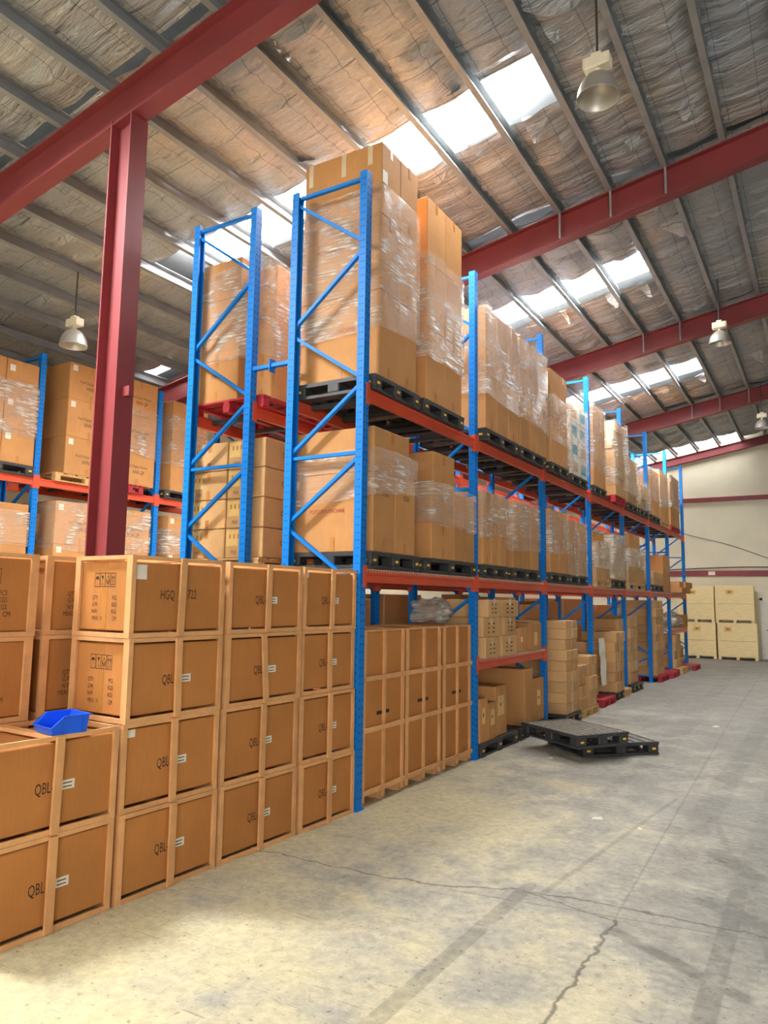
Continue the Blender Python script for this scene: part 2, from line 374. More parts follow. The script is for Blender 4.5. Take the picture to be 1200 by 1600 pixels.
# ------------------------------------------------------------------ the building
MS, ZR = .1813, 7.807            # roof slope and height of purlin undersides over the rack face (x = 0)
RIDGE = 9.0
XL, XR, YF, YB = -9.2, 22.0, -14.0, 24.27
def rz_(x): return ZR+MS*(x if x < RIDGE else 2*RIDGE-x)
fl = struct('floor', MB().box(XL-.3, XR+.3, YF-.3, YB+.3, -.2, 0).mesh('floor', 'floor'))
def wall_poly(y0, y1, holes=None):
    b = MB(); pr = [(XL, 0), (XR, 0), (XR, rz_(XR)+.4), (RIDGE, rz_(RIDGE)+.4), (XL, rz_(XL)+.4)]
    b.prism(pr, 'y', y0, y1); return b
wb = struct('wall_back', wall_poly(YB, YB+.2).mesh('wall', 'wall'))
struct('wall_left', MB().box(XL-.2, XL, YF, YB, 0, rz_(XL)+.4).mesh('wall', 'wall'))
struct('wall_right', MB().box(XR, XR+.2, YF, YB, 0, rz_(XR)+.4).mesh('wall', 'wall'))
fw = MB().box(XL, 5.4, YF-.2, YF, 0, 8.9).box(14.6, XR, YF-.2, YF, 0, 8.9).box(5.4, 14.6, YF-.2, YF, 5.6, 9.9)
struct('wall_front', fw.mesh('wall', 'wall'))
# roof sheet above everything
b = MB()
for xa, xb in ((XL-.3, RIDGE), (RIDGE, XR+.3)):
    z0, z1 = rz_(xa)+.42, rz_(xb)+.42
    b.add([(xa, YF-.3, z0), (xb, YF-.3, z1), (xb, YB+.3, z1), (xa, YB+.3, z0), (xa, YF-.3, z0+.06), (xb, YF-.3, z1+.06), (xb, YB+.3, z1+.06), (xa, YB+.3, z0+.06)],
          [(0, 3, 2, 1), (4, 5, 6, 7), (0, 1, 5, 4), (2, 3, 7, 6), (1, 2, 6, 5), (3, 0, 4, 7)])
ceil = struct('ceiling', b.mesh('roof_sheet', 'galv'))
RY = [-12.6, -7.0, -1.31, 4.50, 10.47, 17.29, 24.05]
PX = [-.2+.7775*k for k in range(-12, 12)]
PH = .17
pm = MB().prism([(-.04, 0), (.04, 0), (.04, .02), (-.025, .02), (-.025, PH-.015), (.05, PH-.015), (.05, PH), (-.04, PH)], 'y', YF, YB).mesh('purlin', 'galv')
for x in PX:
    if x > XL+.1 and x < RIDGE: ob('purlin', pm, ceil, (x, 0, rz_(x)), (0, 0, 0))
# skylight strips
SKY = []     # (x0,x1,y0,y1)
for (y0, y1) in ((1.43, 2.28), (6.98, 8.06), (13.6, 14.9), (23.0, 24.2), (-10.2, -9.3)): SKY.append((-4.36, 1.05 if y0 < 3 else 1.36, y0, y1))
SKY.append((-4.1, -2.5, -4.5, -3.6))     # clean pane in full sun, throws the brace shadows on the end stacks
SKY.append((-8.3, -7.25, 3.95, 4.4))  # glowing pane added in place of a lit patch of unlined roof sheet
for i, (x0, x1, y0, y1) in enumerate(SKY):
    w = tag(ob('window_%d' % (i+1), None, None, ((x0+x1)/2, y0, rz_(x0))), kind='structure')
    cuts = [x0]+[p for p in PX if x0+.1 < p < x1-.1]+[x1] if x1 < RIDGE else [x0, (x0+x1)/2, x1]
    for a, c in zip(cuts, cuts[1:]):
        za, zc = rz_(a)+PH+.08, rz_(c)+PH+.08
        V = [(a, y0, za), (c, y0, zc), (c, y1, zc), (a, y1, za)]; V += [(x, y, z+.02) for x, y, z in V]
        V = [Vector(v)-w.location for v in V]
        ob('pane', mesh('pane', V, [(3, 2, 1, 0), (4, 5, 6, 7), (0, 1, 5, 4), (1, 2, 6, 5), (2, 3, 7, 6), (3, 0, 4, 7)], 'skyd' if y0 > 20 or x1 < -7 else 'skys' if -5 < y0 < 0 else 'sky'), w)
# foil lining, sheet by sheet between purlins and rafters, left open under the skylights
def foil(xa, xb, ya, yb, seed, tear=0):
    nx = 6; ny = max(2, int((yb-ya)/.055)); V = []; Fc = []; R = random.Random(int(seed*10)); seams = []; q = ya+R.uniform(.1, .9)
    while q < yb: seams.append((q, R.choice((0, .03, .05, .08, .12)), R.uniform(-.25, .25))); q += R.uniform(.45, 1.1)
    for j in range(ny+1):
        y = ya+(yb-ya)*j/ny
        for i in range(nx+1):
            f = i/nx; x = xa+(xb-xa)*f
            s = math.sin(f*math.pi)
            d = .05*noise.noise((x*.7, y*2.6, seed))*(.4+s)+.022*noise.noise((x*.5+9, y*9, seed))-.03*s+(.03*noise.noise((x*4, y*4, seed+3)) if tear else 0)
            for ys_, am, sl in seams:
                u = y-ys_-sl*(f-.5)
                if u > 0: d -= am*s*math.exp(-u/.16)
            if xa > -2: d += (.012+.012*noise.noise((x*.8, y*.7, 4)))*math.sin(y*2*math.pi/.21+1.5*noise.noise((x*.6, y*.5, seed*.1)))
            e = 0
            if tear and j in (0, ny): e = .03*noise.noise((x*6, seed, y))
            V.append((x, y+e, rz_(x)+PH-.02+d))
    for j in range(ny):
        for i in range(nx): k = j*(nx+1)+i; Fc.append((k, k+nx+1, k+nx+2, k+1))
    return mesh('foil_sheet', V, Fc, 'foil', True)
edges = [XL]+[p for p in PX if p > XL+.1 and p < RIDGE]+[RIDGE]
sd = 0
for xa, xb in zip(edges, edges[1:]):
    for ya, yb in zip([YF]+RY, RY+[YB]):
        if yb-ya < .4: continue
        spans = [(ya+.05, yb-.05)]
        for sx0, sx1, sy0, sy1 in SKY:
            if xb > sx0+.05 and xa < sx1-.05:
                sp = []
                for a, c in spans:
                    if sy1 <= a or sy0 >= c: sp.append((a, c))
                    else:
                        if sy0-a > .25: sp.append((a, sy0-.02))
                        if c-sy1 > .25: sp.append((sy1+.06, c))
                spans = sp
        for a, c in spans:
            sd += 1; ob('foil_sheet', foil(xa+.03, xb-.03, a, c, sd*1.7, len(spans) > 1 or xa > 0), ceil)
b = MB().add([(RIDGE, YF, rz_(RIDGE)+PH), (XR, YF, rz_(XR)+PH), (XR, YB, rz_(XR)+PH), (RIDGE, YB, rz_(RIDGE)+PH)], [(0, 3, 2, 1)])
ob('foil_sheet', b.mesh('foil_sheet', 'foil'), ceil)
# torn flaps of lining hanging round the skylights
def flap(x, y, w, l, drop, seed, ang):
    V = []; Fc = []; nx, ny = 4, 6
    for j in range(ny+1):
        f = j/ny
        for i in range(nx+1):
            u = (i/nx-.5)*w*(1-.85*f)+.25*w*f*noise.noise((seed, 3, 1))+.03*noise.noise((i*.9, j*.9, seed))
            s = f*l; z = -drop*f**1.4+.06*noise.noise((u*5, s*6, seed)); V.append((u, s*math.cos(drop*1.5*f), z))
    for j in range(ny):
        for i in range(nx): k = j*(nx+1)+i; Fc.append((k, k+1, k+nx+2, k+nx+1))
    ob('torn_flap', mesh('torn_flap', V, Fc, 'foil', True), ceil, (x, y, rz_(x)+PH-.03), (0, math.radians(-10), ang))
rr = random.Random(5)
for x, y, w, l, dr in [(-.45, 2.36, .5, .35, .22), (.95, 2.4, .45, .4, .3), (.2, 2.35, .4, .25, .15), (.35, 1.35, .12, .3, .35), (1.2, 2.9, .4, .35, .25), (1.9, 3.6, .4, .3, .2),
                       (-.5, 8.15, .18, .35, .4), (.5, 8.2, .5, .4, .3), (1.0, 8.3, .35, .4, .35), (1.9, 6.2, .6, .5, .4), (2.6, 3.4, .5, .4, .22), (-.9, 15.0, .5, .4, .25), (.2, 15.1, .5, .5, .3), (1.1, 15.0, .5, .4, .25),
                       (2.5, 14.4, .5, .5, .5), (2.3, 1.4, .5, .5, .2), (-1.7, 1.2, .3, .3, .2), (-2.3, 2.4, .4, .3, .2), (-3.4, 1.3, .4, .3, .15), (1.6, 1.0, .4, .4, .25)]:
    flap(x, y, w*.8, l*.8, dr*.55, rr.random()*50, rr.uniform(-.5, .5) if y > 0 and abs(y-1.3) > .3 else math.pi)
# rafters (tapered-free I sections) and the column
def ibeam_x(x0, x1, yc, dep=.44, w=.2, tf=.018, tw=.014):
    b = MB()
    def slab(ya, yb, d0, d1):
        V = [(x, y, rz_(x)+d) for d in (d0, d1) for y in (ya, yb) for x in (x0, x1)]
        b.add(V, [(0, 2, 3, 1), (4, 5, 7, 6), (0, 1, 5, 4), (2, 6, 7, 3), (0, 4, 6, 2), (1, 3, 7, 5)])
    slab(yc-w/2, yc+w/2, -tf, 0); slab(yc-w/2, yc+w/2, -dep, -dep+tf); slab(yc-tw/2, yc+tw/2, -dep+tf, -tf)
    return b
names = {-1.31: 'dark red steel portal rafter and column at the left, nearest the camera', 4.50: 'dark red roof rafter just behind the tallest wrapped stacks',
         10.47: 'dark red roof rafter, second one beyond the tall stacks', 17.29: 'dark red roof rafter, last before the end wall', 24.05: 'dark red sloping rafter along the top of the end wall'}
for y in RY:
    lab = names.get(y, 'dark red roof rafter behind the camera' if y < -10 else 'dark red roof rafter overhead just behind the camera')
    t = thing('steel_frame', lab, 'steel beam', (0, y+.1, 0))
    me = ibeam_x(XL, RIDGE, 0, .44 if y < 24 else .3).mesh('rafter', 'steel'); ob('rafter', me, t)
    ob('rafter', MB().add([(v.x, v.y, v.z) for v in ibeam_x(RIDGE, XR, 0).V], ibeam_x(RIDGE, XR, 0).F).mesh('rafter', 'steel'), t)
    if y < 20:
        for xs in ((.6, 1.37, 2.15) if y > 0 else ()):   # fly braces below the purlins
            ob('fly_brace', MB().bar((xs, -.1, rz_(xs)-.01), (xs, -.1, rz_(xs)-.42), .03, .03).mesh('fly_brace', 'galv'), t)
    if y == -1.31:
        cxa, cxb = -2.43, -2.11; zt = rz_(-2.3)-.44
        cb = MB().box(cxa, cxa+.018, -.11, .11, 0, zt+.02).box(cxb-.018, cxb, -.11, .11, 0, zt+.02).box(cxa+.018, cxb-.018, -.007, .007, 0, zt+.02)
        col = ob('column', cb.mesh('column', 'steel'), t)
        ob('cleat', MB().box(cxb, cxb+.1, -.03, .03, 3.95, 4.05).mesh('cleat', 'steel'), col)
    elif abs(y-24.05) > .1 and y > 0: pass
# end wall girts, cable, door
ob('girt', MB().box(XL, XR, YB-.09, YB, 5.83, 5.99).mesh('girt', 'steel'), wb)
ob('girt', MB().box(XL, XR, YB-.09, YB, 3.00, 3.21).mesh('girt', 'steel'), wb)
pts = [(x, YB-.12, 4.62-.352*(x+.65)+.04*math.sin(x*2)) for x in [-.9+.35*i for i in range(12)]]
tag(ob('cable', MB().tube(pts, .012, 6).mesh('cable', 'cable')), 'thin grey cable slanting down across the end wall', 'cable')
pts = [(x, YB-.13, 3.28+.05*math.sin(x*.8+.5)) for x in [-1.6+.5*i for i in range(15)]]
tag(ob('cable', MB().tube(pts, .02, 6).mesh('cable', 'cable')), 'dark cable running along the lower red girt of the end wall', 'cable')
tag(ob('wall_sign', MB().box(-.12, .12, -.006, 0, -.07, .07).mesh('wall_sign', 'label'), None, (.12, YB-.09, 3.11)), 'small pale sign on the red girt of the end wall', 'sign')
d1 = struct('door_1', MB().box(1.78, 2.75, YB-.06, YB-.001, .01, 2.12).mesh('door', 'door'))
ob('door_frame', MB().box(1.70, 1.78, YB-.09, YB-.001, 0, 2.2).box(2.75, 2.83, YB-.09, YB-.001, 0, 2.2).box(1.70, 2.83, YB-.09, YB-.001, 2.12, 2.2).mesh('door_frame', 'door'), d1)
ob('door_handle', MB().bar((1.9, YB-.08, 1.05), (2.02, YB-.08, 1.05), .03, .03).bar((1.9, YB-.06, 1.05), (1.9, YB-.1, 1.05), .03, .03).mesh('door_handle', 'cable'), d1)
# ------------------------------------------------------------------ pallet racks
L, D, G = 2.7027, .968, .511
Z1, Z2, ZT = 2.25, 4.07, 6.372       # beam tops and upright height
BR = [(-.95, 6.31, -.04, 6.31), (-.93, 6.25, -.04, 5.61), (-.04, 5.55, -.94, 4.83), (-.94, 4.76, -.04, 4.17), (-.04, 4.13, -.94, 3.45), (-.94, 3.415, -.04, 3.415), (-.04, 3.39, -.94, 2.73),
      (-.94, 2.69, -.04, 2.07), (-.04, 2.03, -.94, 1.36), (-.94, 1.30, -.04, .66), (-.04, .62, -.94, .2), (-.94, .16, -.04, .16)]
def post_mesh(h, side):
    # omega section; closed face towards the aisle (side=+1 faces +x)
    s = side
    pr = [(0, -.05), (0, .05), (-.085*s, .05), (-.085*s, .028), (-.075*s, .028), (-.075*s, .042), (-.01*s, .042), (-.01*s, -.042), (-.075*s, -.042), (-.075*s, -.028), (-.085*s, -.028), (-.085*s, -.05)]
    if s < 0: pr = pr[::-1]
    return MB().prism(pr, 'z', 0, h).mesh('post', 'blue')
def slot_mesh(h, side):
    b = MB(); z = .1
    while z < h-.05:
        for y in (-.024, .024): b.box(*((-.001, .0012) if side > 0 else (-.0012, .001)), y-.0045, y+.0045, z, z+.02)
        for y in (-.0512,): b.box(-.03*side-.005, -.03*side+.005, y, y+.002, z+.03, z+.042); b.box(-.06*side-.004, -.06*side+.004, y, y+.002, z+.03, z+.04)
        z += .075
    return b.mesh('slot_holes', 'slot')
beam_prof = [(0, -.12), (.05, -.12), (.05, -.05), (.042, -.044), (.042, -.022), (.05, -.016), (.05, 0), (0, 0)]
def beam_mesh(ln): return MB().prism([(p, q) for p, q in beam_prof], 'y', 0, ln).mesh('beam', 'beam')
def conn_mesh(): return MB().box(0, .008, -.03, .03, -.17, .05).box(-.05, .0, .022, .03, -.17, .05).mesh('beam_connector', 'beam')
def wire_mesh(ln, dp):
    b = MB(); y = .03
    while y < ln-.02: b.box(-dp, .012, y-.004, y+.004, 0, .008); b.box(.006, .014, y-.004, y+.004, -.03, .008); y += .052
    for i in range(7): b.box(-dp+i*dp/6-.004, -dp+i*dp/6+.004, .02, ln-.02, -.008, 0)
    return b.mesh('wire_deck', 'wire')
def build_rack(name, label, xf, ys, ln, zt, levels, decks, shelves=(), side=1, braces=BR, support=()):
    """posts, braces, beams; xf = aisle-side x; the rack extends to xf - D"""
    t = thing(name, label, 'pallet rack', (xf, ys[0], 0))
    y0 = ys[0]
    pf = cached(('pf', zt), lambda: post_mesh(zt, 1)); pr = cached(('pr', zt), lambda: post_mesh(zt, -1))
    sf = cached(('sf', zt), lambda: slot_mesh(zt, 1)); sr = cached(('sr', zt), lambda: slot_mesh(zt, -1))
    fp = cached('fp', lambda: MB().box(-.1, .02, -.065, .065, 0, .008).mesh('foot_plate', 'blue'))
    bolt = cached('bolt', lambda: MB().lathe([(0, .01), (.008, .01), (.009, 0)], 6).mesh('bolt', 'wire'))
    sz = zt/6.372
    brm = [cached(('br', i, zt), lambda a=a: MB().bar((a[0], 0, a[1]*sz), (a[2], 0, a[3]*sz), .034, .045, (0, 1, 0)).mesh('brace', 'blue')) for i, a in enumerate(braces)]
    for y in ys:
        p = ob('post', pf, t, (0, y-y0, 0)); tag(ob('slot_holes', sf, p), kind='stuff'); f = ob('foot_plate', fp, p)
        p = ob('post', pr, t, (-D, y-y0, 0)); tag(ob('slot_holes', sr, p), kind='stuff'); ob('foot_plate', fp, p, (.08, 0, 0))
        for i, bmsh in enumerate(brm):
            q = ob('brace', bmsh, t, (0, y-y0, 0))
            if y == y0:
                for (bx, bz) in ((braces[i][0], braces[i][1]), (braces[i][2], braces[i][3])): ob('bolt', bolt, q, (bx, -.018, bz*sz), (math.pi/2, 0, 0))
    bl = ln-.1
    bmh = cached(('beam', round(bl, 3)), lambda: beam_mesh(bl)); cm = cached('conn', conn_mesh)
    wm = cached(('wire', round(bl, 3)), lambda: wire_mesh(bl, D-.06))
    sup = cached('sup', lambda: MB().box(-D+.05, -.05, -.03, .03, -.05, -.002).mesh('support_bar', 'dsteel'))
    for i, y in enumerate(ys[:-1]):
        lv = [(z, k in decks) for k, z in enumerate(levels)]+[(z, True) for bi, z in shelves if bi == i]
        for z, dk in lv:
            for xx, flip in ((-.05, 0), (-D+.05, 1)):
                q = ob('beam', bmh, t, (xx, y-y0+.05+(bl if flip else 0), z), (0, 0, math.pi if flip else 0))
                ob('beam_connector', cm, q, (.052, -.02, 0)); ob('beam_connector', cm, q, (.052, bl+.02, 0), (0, 0, 0)).scale = (1, -1, 1)
            if dk: ob('wire_deck', wm, t, (-.012, y-y0+.05, z+.009))
            else:
                for yy in (.35, .95, 1.7, 2.3): ob('support_bar', sup, t, (0, y-y0+yy*ln/2.7, z))
    return t
YS = [i*L for i in range(8)]
rackA = build_rack('pallet_rack', 'long blue and orange pallet rack facing the open floor', 0, YS, L, ZT, (Z1, Z2), (0,), ((1, 1.21), (6, 1.22)))
rackB = build_rack('pallet_rack', 'blue and red pallet rack standing back to back behind the long rack', -D-G, YS, L, ZT, (Z1, Z2), (), ())
tie = cached('tie', lambda: MB().bar((-G, 0, 0), (0, 0, 0), .04, .06, (0, 1, 0)).box(-G/2-.006, -G/2+.006, -.05, .05, -.07, .07).mesh('row_spacer', 'blue'))
for y in YS:
    for z in (4.48, 1.5): ob('row_spacer', tie, rackA, (-D, y, z))
XC, LC = -7.04, 2.51
YC = [-1.36+LC*i for i in range(5)]
rackC = build_rack('pallet_rack', 'blue and red pallet rack along the far left side behind the red column', XC, YC, LC, 5.92, (2.0, 3.84), (), ())
# ------------------------------------------------------------------ pallets
def plastic_pallet(x, y, z, sx, sy, label, group='black plastic pallets', rz=0, detail=False):
    """centre x,y; sx,sy footprint; 0.165 high"""
    t = thing('plastic_pallet', label, 'pallet', (x, y, z+(.003 if z > 1 else 0)), rz, group); H = .162 if z > 1 else .165; k = (round(sx, 3), round(sy, 3))
    def deck():
        b = MB(); n = 7
        b.box(-sx/2, sx/2, -sy/2, -sy/2+.035, H-.04, H).box(-sx/2, sx/2, sy/2-.035, sy/2, H-.04, H)
        b.box(-sx/2, -sx/2+.035, -sy/2+.035, sy/2-.035, H-.04, H).box(sx/2-.035, sx/2, -sy/2+.035, sy/2-.035, H-.04, H)
        w = (sx-.07)/n
        for i in range(n): b.box(-sx/2+.035+i*w+.012, -sx/2+.035+(i+1)*w-.012, -sy/2+.035, sy/2-.035, H-.03, H-.003)
        b.box(-sx/2+.035, sx/2-.035, -.05, .05, H-.035, H-.002).box(-sx/2+.035, sx/2-.035, -sy/4-.02, -sy/4+.02, H-.035, H-.004).box(-sx/2+.035, sx/2-.035, sy/4-.02, sy/4+.02, H-.035, H-.004)
        return b.mesh('deck', 'black')
    ob('deck', cached(('pdeck', k, H), deck), t)
    if detail:   # raised anti-slip ribs on the deck
        def ribs():
            b = MB()
            for i in range(7):
                w = (sx-.07)/7; xc = -sx/2+.035+(i+.5)*w
                for j in range(int(sy/.045)-2):
                    y_ = -sy/2+.06+j*.045
                    for q in (-.025, .025): b.box(xc+q-.014, xc+q+.014, y_-.012, y_+.012, H-.003, H+.001)
            return b.mesh('grip_studs', 'galvgrip')
        g = ob('grip_studs', cached(('ribs', k), ribs), t); g['kind'] = 'stuff'
    foot = cached(('pfoot', H), lambda: MB().cbox(-.075, .075, -.075, .075, .03, H-.03, .012).mesh('foot', 'black'))
    ex, ey = sx/2-.076, sy/2-.076
    for fx_ in (-ex, 0, ex):
        for fy_ in (-ey, 0, ey): ob('foot', foot, t, (fx_, fy_, 0))
    run = cached(('prun', k), lambda: MB().box(-sx/2, sx/2, -.07, .07, 0, .032).mesh('runner', 'black'))
    for fy_ in (-ey, 0, ey): ob('runner', run, t, (0, fy_, 0))
    run2 = cached(('prun2', k), lambda: MB().box(-.06, .06, -sy/2+.15, sy/2-.15, .001, .03).mesh('runner', 'black'))
    for fx_ in (-ex, ex): ob('runner', run2, t, (fx_, 0, 0))
    mk = cached('pmk', lambda: MB().box(-.026, .026, -.002, .002, -.012, .012).mesh('marker', 'yellow'))
    for fy_ in (-ey, 0, ey): ob('marker', mk, t, (sx/2+.001, fy_, .08), (0, 0, math.pi/2))
    for fx_ in (-ex, ex): ob('marker', mk, t, (fx_, -sy/2-.001, .08))
    return t
MT['galvgrip'] = simple('worn_grey_plastic', (172, 166, 150), .6, var=.2, nscale=12)
def wood_pallet(x, y, z, sx, sy, label, group, mat='pwood', rz=0):
    t = thing('wood_pallet', label, 'pallet', (x, y, z+(.001 if z > 1 else 0)), rz, group); k = (round(sx, 3), round(sy, 3), mat)
    n = 6; bw = sy/n*.74
    bd = cached(('wbd', k), lambda: MB().box(-sx/2, sx/2, -bw/2, bw/2, 0, .02).mesh('deck_board', mat))
    for i in range(n): ob('deck_board', bd, t, (0, -sy/2+bw/2+i*(sy-bw)/(n-1), .125))
    st = cached(('wst', k), lambda: MB().box(-.04, .04, -sy/2, sy/2, .1, .1245).mesh('stringer', mat))
    blk = cached(('wblk', mat), lambda: MB().box(-.05, .05, -.05, .05, .02, .0995).mesh('block', mat))
    low = cached(('wlow', k), lambda: MB().box(-.045, .045, -sy/2, sy/2, 0, .0195).mesh('bottom_board', mat))
    for xx in (-sx/2+.05, 0, sx/2-.05):
        ob('stringer', st, t, (xx, 0, 0)); ob('bottom_board', low, t, (xx, 0, 0))
        for yy in (-sy/2+.05, 0, sy/2-.05): ob('block', blk, t, (xx, yy, 0))
    return t
ORN = ['first', 'second', 'third', 'fourth', 'fifth', 'sixth', 'seventh', 'eighth', 'ninth', 'tenth', 'eleventh', 'twelfth', 'thirteenth', 'fourteenth', 'fifteenth']
def stack(where, i, zb, y0, y1, cols, tiers, xf=.06, depth=1.0, pal='black', wraps=(), mat='card', jit=.0, rows=1, py=None, tape=True, seed=0, what=None, wmat=None):
    """pallet (py = its y range) + cartons (cols along y, tiers = list of top heights) + film wraps [(z0,z1)] ; returns cartons"""
    R = random.Random(seed+i*13+int(zb*10)); pos = what or '%s stack from near end' % ORN[i]
    py = py or (y0-.03, y1+.05); z = zb; x0 = xf-depth
    if pal == 'black': plastic_pallet((x0+xf)/2, (py[0]+py[1])/2, z, depth, py[1]-py[0], 'black plastic pallet under %s, %s' % (pos, where)); z += .166
    elif pal in ('wood', 'red'): wood_pallet((x0+xf)/2, (py[0]+py[1])/2, z, depth, py[1]-py[0], '%s wooden pallet under %s, %s' % ({'wood': 'natural', 'red': 'red'}[pal], pos, where), 'wooden pallets on the racks', 'pwood' if pal == 'wood' else 'rwood'); z += .146
    out = []; w = (y1-y0)/cols; n = len(tiers)
    for ti, top in enumerate(tiers):
        dy = R.uniform(-jit, jit)*.4
        for j in range(cols):
            dx = R.uniform(-jit, jit)
            lab = ('%s %s carton of %s, %s' % (tierword(ti, n), colword(j, cols), pos, where)).replace('  ', ' ').replace('only carton', 'single carton').replace('only left', 'left').replace('only right', 'right').replace('only middle', 'middle')
            o = carton(x0+.01+dx, xf-.01+dx, y0+j*w+.003+dy, y0+(j+1)*w-.003+dy, z+.001, top, lab, 'cartons: '+where, mat, R.uniform(-.02, .02) if jit and cols == 1 else 0, tape=tape)
            out.append(o)
        z = top
    for k, (a, c) in enumerate(wraps):
        film(x0, xf, y0, y1, a, c, ('clear stretch film round %s, %s' if k == 0 else 'lower band of stretch film round %s, %s') % (pos, where), seed=seed+i*3.3+k, skew=R.uniform(.02, .08) if not wmat else .1, e=.014+jit*1.15, slack=.006 if not wmat else .016, mat=wmat or 'film')
    return out
# ------------------------------------------------------------------ long rack, upper level
U = 'upper level of long rack'
s1 = stack(U, 0, Z2, .17, .97, 2, [5.16, 6.0, 6.80], xf=.05, depth=1.03, wraps=[(4.75, 6.3)], py=(.08, 1.05))
for o in s1:
    if o.location.y < .5:
        d = o.dimensions if o.dimensions.x else Vector((1, .4, .8))
for o, s in ((s1[0], 'POPCORN MACHINE'), (s1[2], 'POPCORN MACHINE')): printed(o, s, '-y', (-.05, -.2, .55), .05, 'redink')
for xx, hh in ((-.42, .26), (.02, .26), (.36, .22)): sticker(s1[4], '-y', (xx, -.2, .80-hh/2-.01), .06, hh, 'wtape', 'tape')
sticker(s1[4], '+x', (.506, -.13, .42), .1, .14, 'label')
for xx in (-.38, .02, .36): sticker(s1[0], '-y', (xx, -.2, .1), .05, .16, 'tape', 'tape')
stack(U, 1, Z2, 1.19, 2.14, 2, [5.1, 5.9, 6.69], xf=.06, wraps=[(4.75, 6.0)], py=(1.12, 2.2))
stack(U, 2, Z2, 2.80, 4.02, 3, [5.0, 5.92], xf=.1, wraps=[(4.7, 5.93)], py=(2.79, 3.98), seed=3)
stack(U, 3, Z2, 4.09, 5.28, 3, [5.0, 5.9], xf=.1, wraps=[(4.6, 5.91)], py=(4.06, 5.22), seed=4)
stack(U, 4, Z2, 5.50, 6.40, 2, [5.0, 5.82], xf=.1, wraps=[(4.55, 5.4)], py=(5.48, 6.42))
s6 = stack(U, 5, Z2, 6.74, 7.72, 2, [4.55, 4.9, 5.22, 5.53], xf=.06, wraps=[(4.36, 5.55)], mat='whitebox', tape=False, jit=.012)
for k, o in enumerate(s6):
    sticker(o, '-y', (.25, -.243, .16), .4, .2, 'teal', 'printed_panel'); sticker(o, '+x', (.49, 0, .16), .3, .18, 'teal' if k % 3 else 'card3', 'printed_panel')
stack(U, 6, Z2, 8.2, 9.1, 3, [4.7, 5.3, 5.87], xf=.06, wraps=[(4.5, 5.9)])
stack(U, 7, Z2, 9.62, 10.5, 1, [4.42, 4.62, 4.82, 5.02, 5.22, 5.42, 5.62, 5.82], xf=.12, jit=.05, pal='red', wraps=[(4.5, 5.85)], mat='card3', tape=False)
stack(U, 8, Z2, 11.0, 12.0, 1, [4.48, 4.75, 5.02, 5.30], xf=.06, jit=.04, pal='black', wraps=[(4.3, 5.3)], mat='card3')
stack(U, 9, Z2, 12.2, 13.2, 2, [4.5, 4.85], xf=.06, jit=.03, wraps=[(4.3, 4.95)], mat='card3')
stack(U, 10, Z2, 13.66, 14.75, 2, [4.9, 5.45], xf=.06, wraps=[(4.6, 5.45)])
stack(U, 11, Z2, 14.86, 16.05, 2, [4.9, 5.6], xf=.06, pal='wood', wraps=[(4.6, 5.6)])
stack(U, 12, Z2, 16.4, 17.85, 2, [4.8, 5.72], xf=.06, pal='red', wraps=[(4.7, 5.72)])
# ------------------------------------------------------------------ long rack, middle level
Mi = 'middle level of long rack'; ZM = Z1+.018
t1 = stack(Mi, 0, ZM, .1, .97, 2, [3.24], xf=.05, depth=1.03, wraps=[(3.0, 3.45)], py=(.06, 1.08))
carton(-.97, .04, .1, .83, 3.242, 3.70, 'wide top carton of first stack from near end, middle level of long rack', 'cartons: '+Mi)
printed(t1[0], 'POPCORN MACHINE', '-y', (-.05, -.218, .42), .043, 'redink')
sticker(t1[0], '-y', (.02, -.218, .08), .05, .15, 'tape', 'tape'); sticker(t1[0], '-y', (-.46, -.218, .72), .08, .07, 'label')
for o in t1: symbols(o, '+x', (.507, .02, .60), .06)
stack(Mi, 1, ZM, 1.36, 2.55, 2, [2.85, 3.26], xf=.05, wraps=[(2.85, 3.29)], py=(1.2, 2.6))
carton(-.93, .03, 1.42, 1.98, 3.262, 3.68, 'plain top carton of second stack from near end, middle level of long rack', 'cartons: '+Mi)
stack(Mi, 2, ZM, 2.80, 3.62, 3, [2.85, 3.40], wraps=[(2.75, 3.42)])
stack(Mi, 3, ZM, 3.88, 4.95, 3, [2.85, 3.40], wraps=[(2.7, 3.42)], seed=2)
stack(Mi, 4, ZM, 5.5, 6.42, 2, [2.9, 3.47], wraps=[(2.75, 3.49)], seed=5)
stack(Mi, 5, ZM, 6.53, 7.58, 3, [2.9, 3.40], wraps=[(2.48, 3.42)])
stack(Mi, 6, ZM, 8.25, 9.3, 2, [2.8, 3.1], pal='wood', wraps=[(2.54, 3.2)], mat='card3', wmat='film2')
carton(-.8, -.05, 8.4, 9.25, 3.102, 3.36, 'loose carton on top of the white wrapped stack in the fourth bay', 'cartons: '+Mi)
stack(Mi, 7, ZM, 9.48, 10.6, 2, [2.8, 3.25], wraps=[(2.56, 3.4)], mat='card3', wmat='film2')
stack(Mi, 8, ZM, 10.95, 12.6, 3, [2.7, 3.08], pal='wood', wraps=[(2.68, 3.2)], mat='card3', wmat='film2')
carton(-.8, .02, 11.2, 12.3, 3.082, 3.55, 'loose carton on the wide wrapped stack in the fifth bay', 'cartons: '+Mi)
stack(Mi, 9, ZM, 13.7, 14.9, 2, [2.6, 2.78], mat='card3')
stack(Mi, 10, ZM, 15.0, 15.95, 1, [2.8, 3.27], pal='')
stack(Mi, 11, ZM, 16.5, 18.5, 3, [2.42, 2.6], xf=.25, pal='', jit=.04)
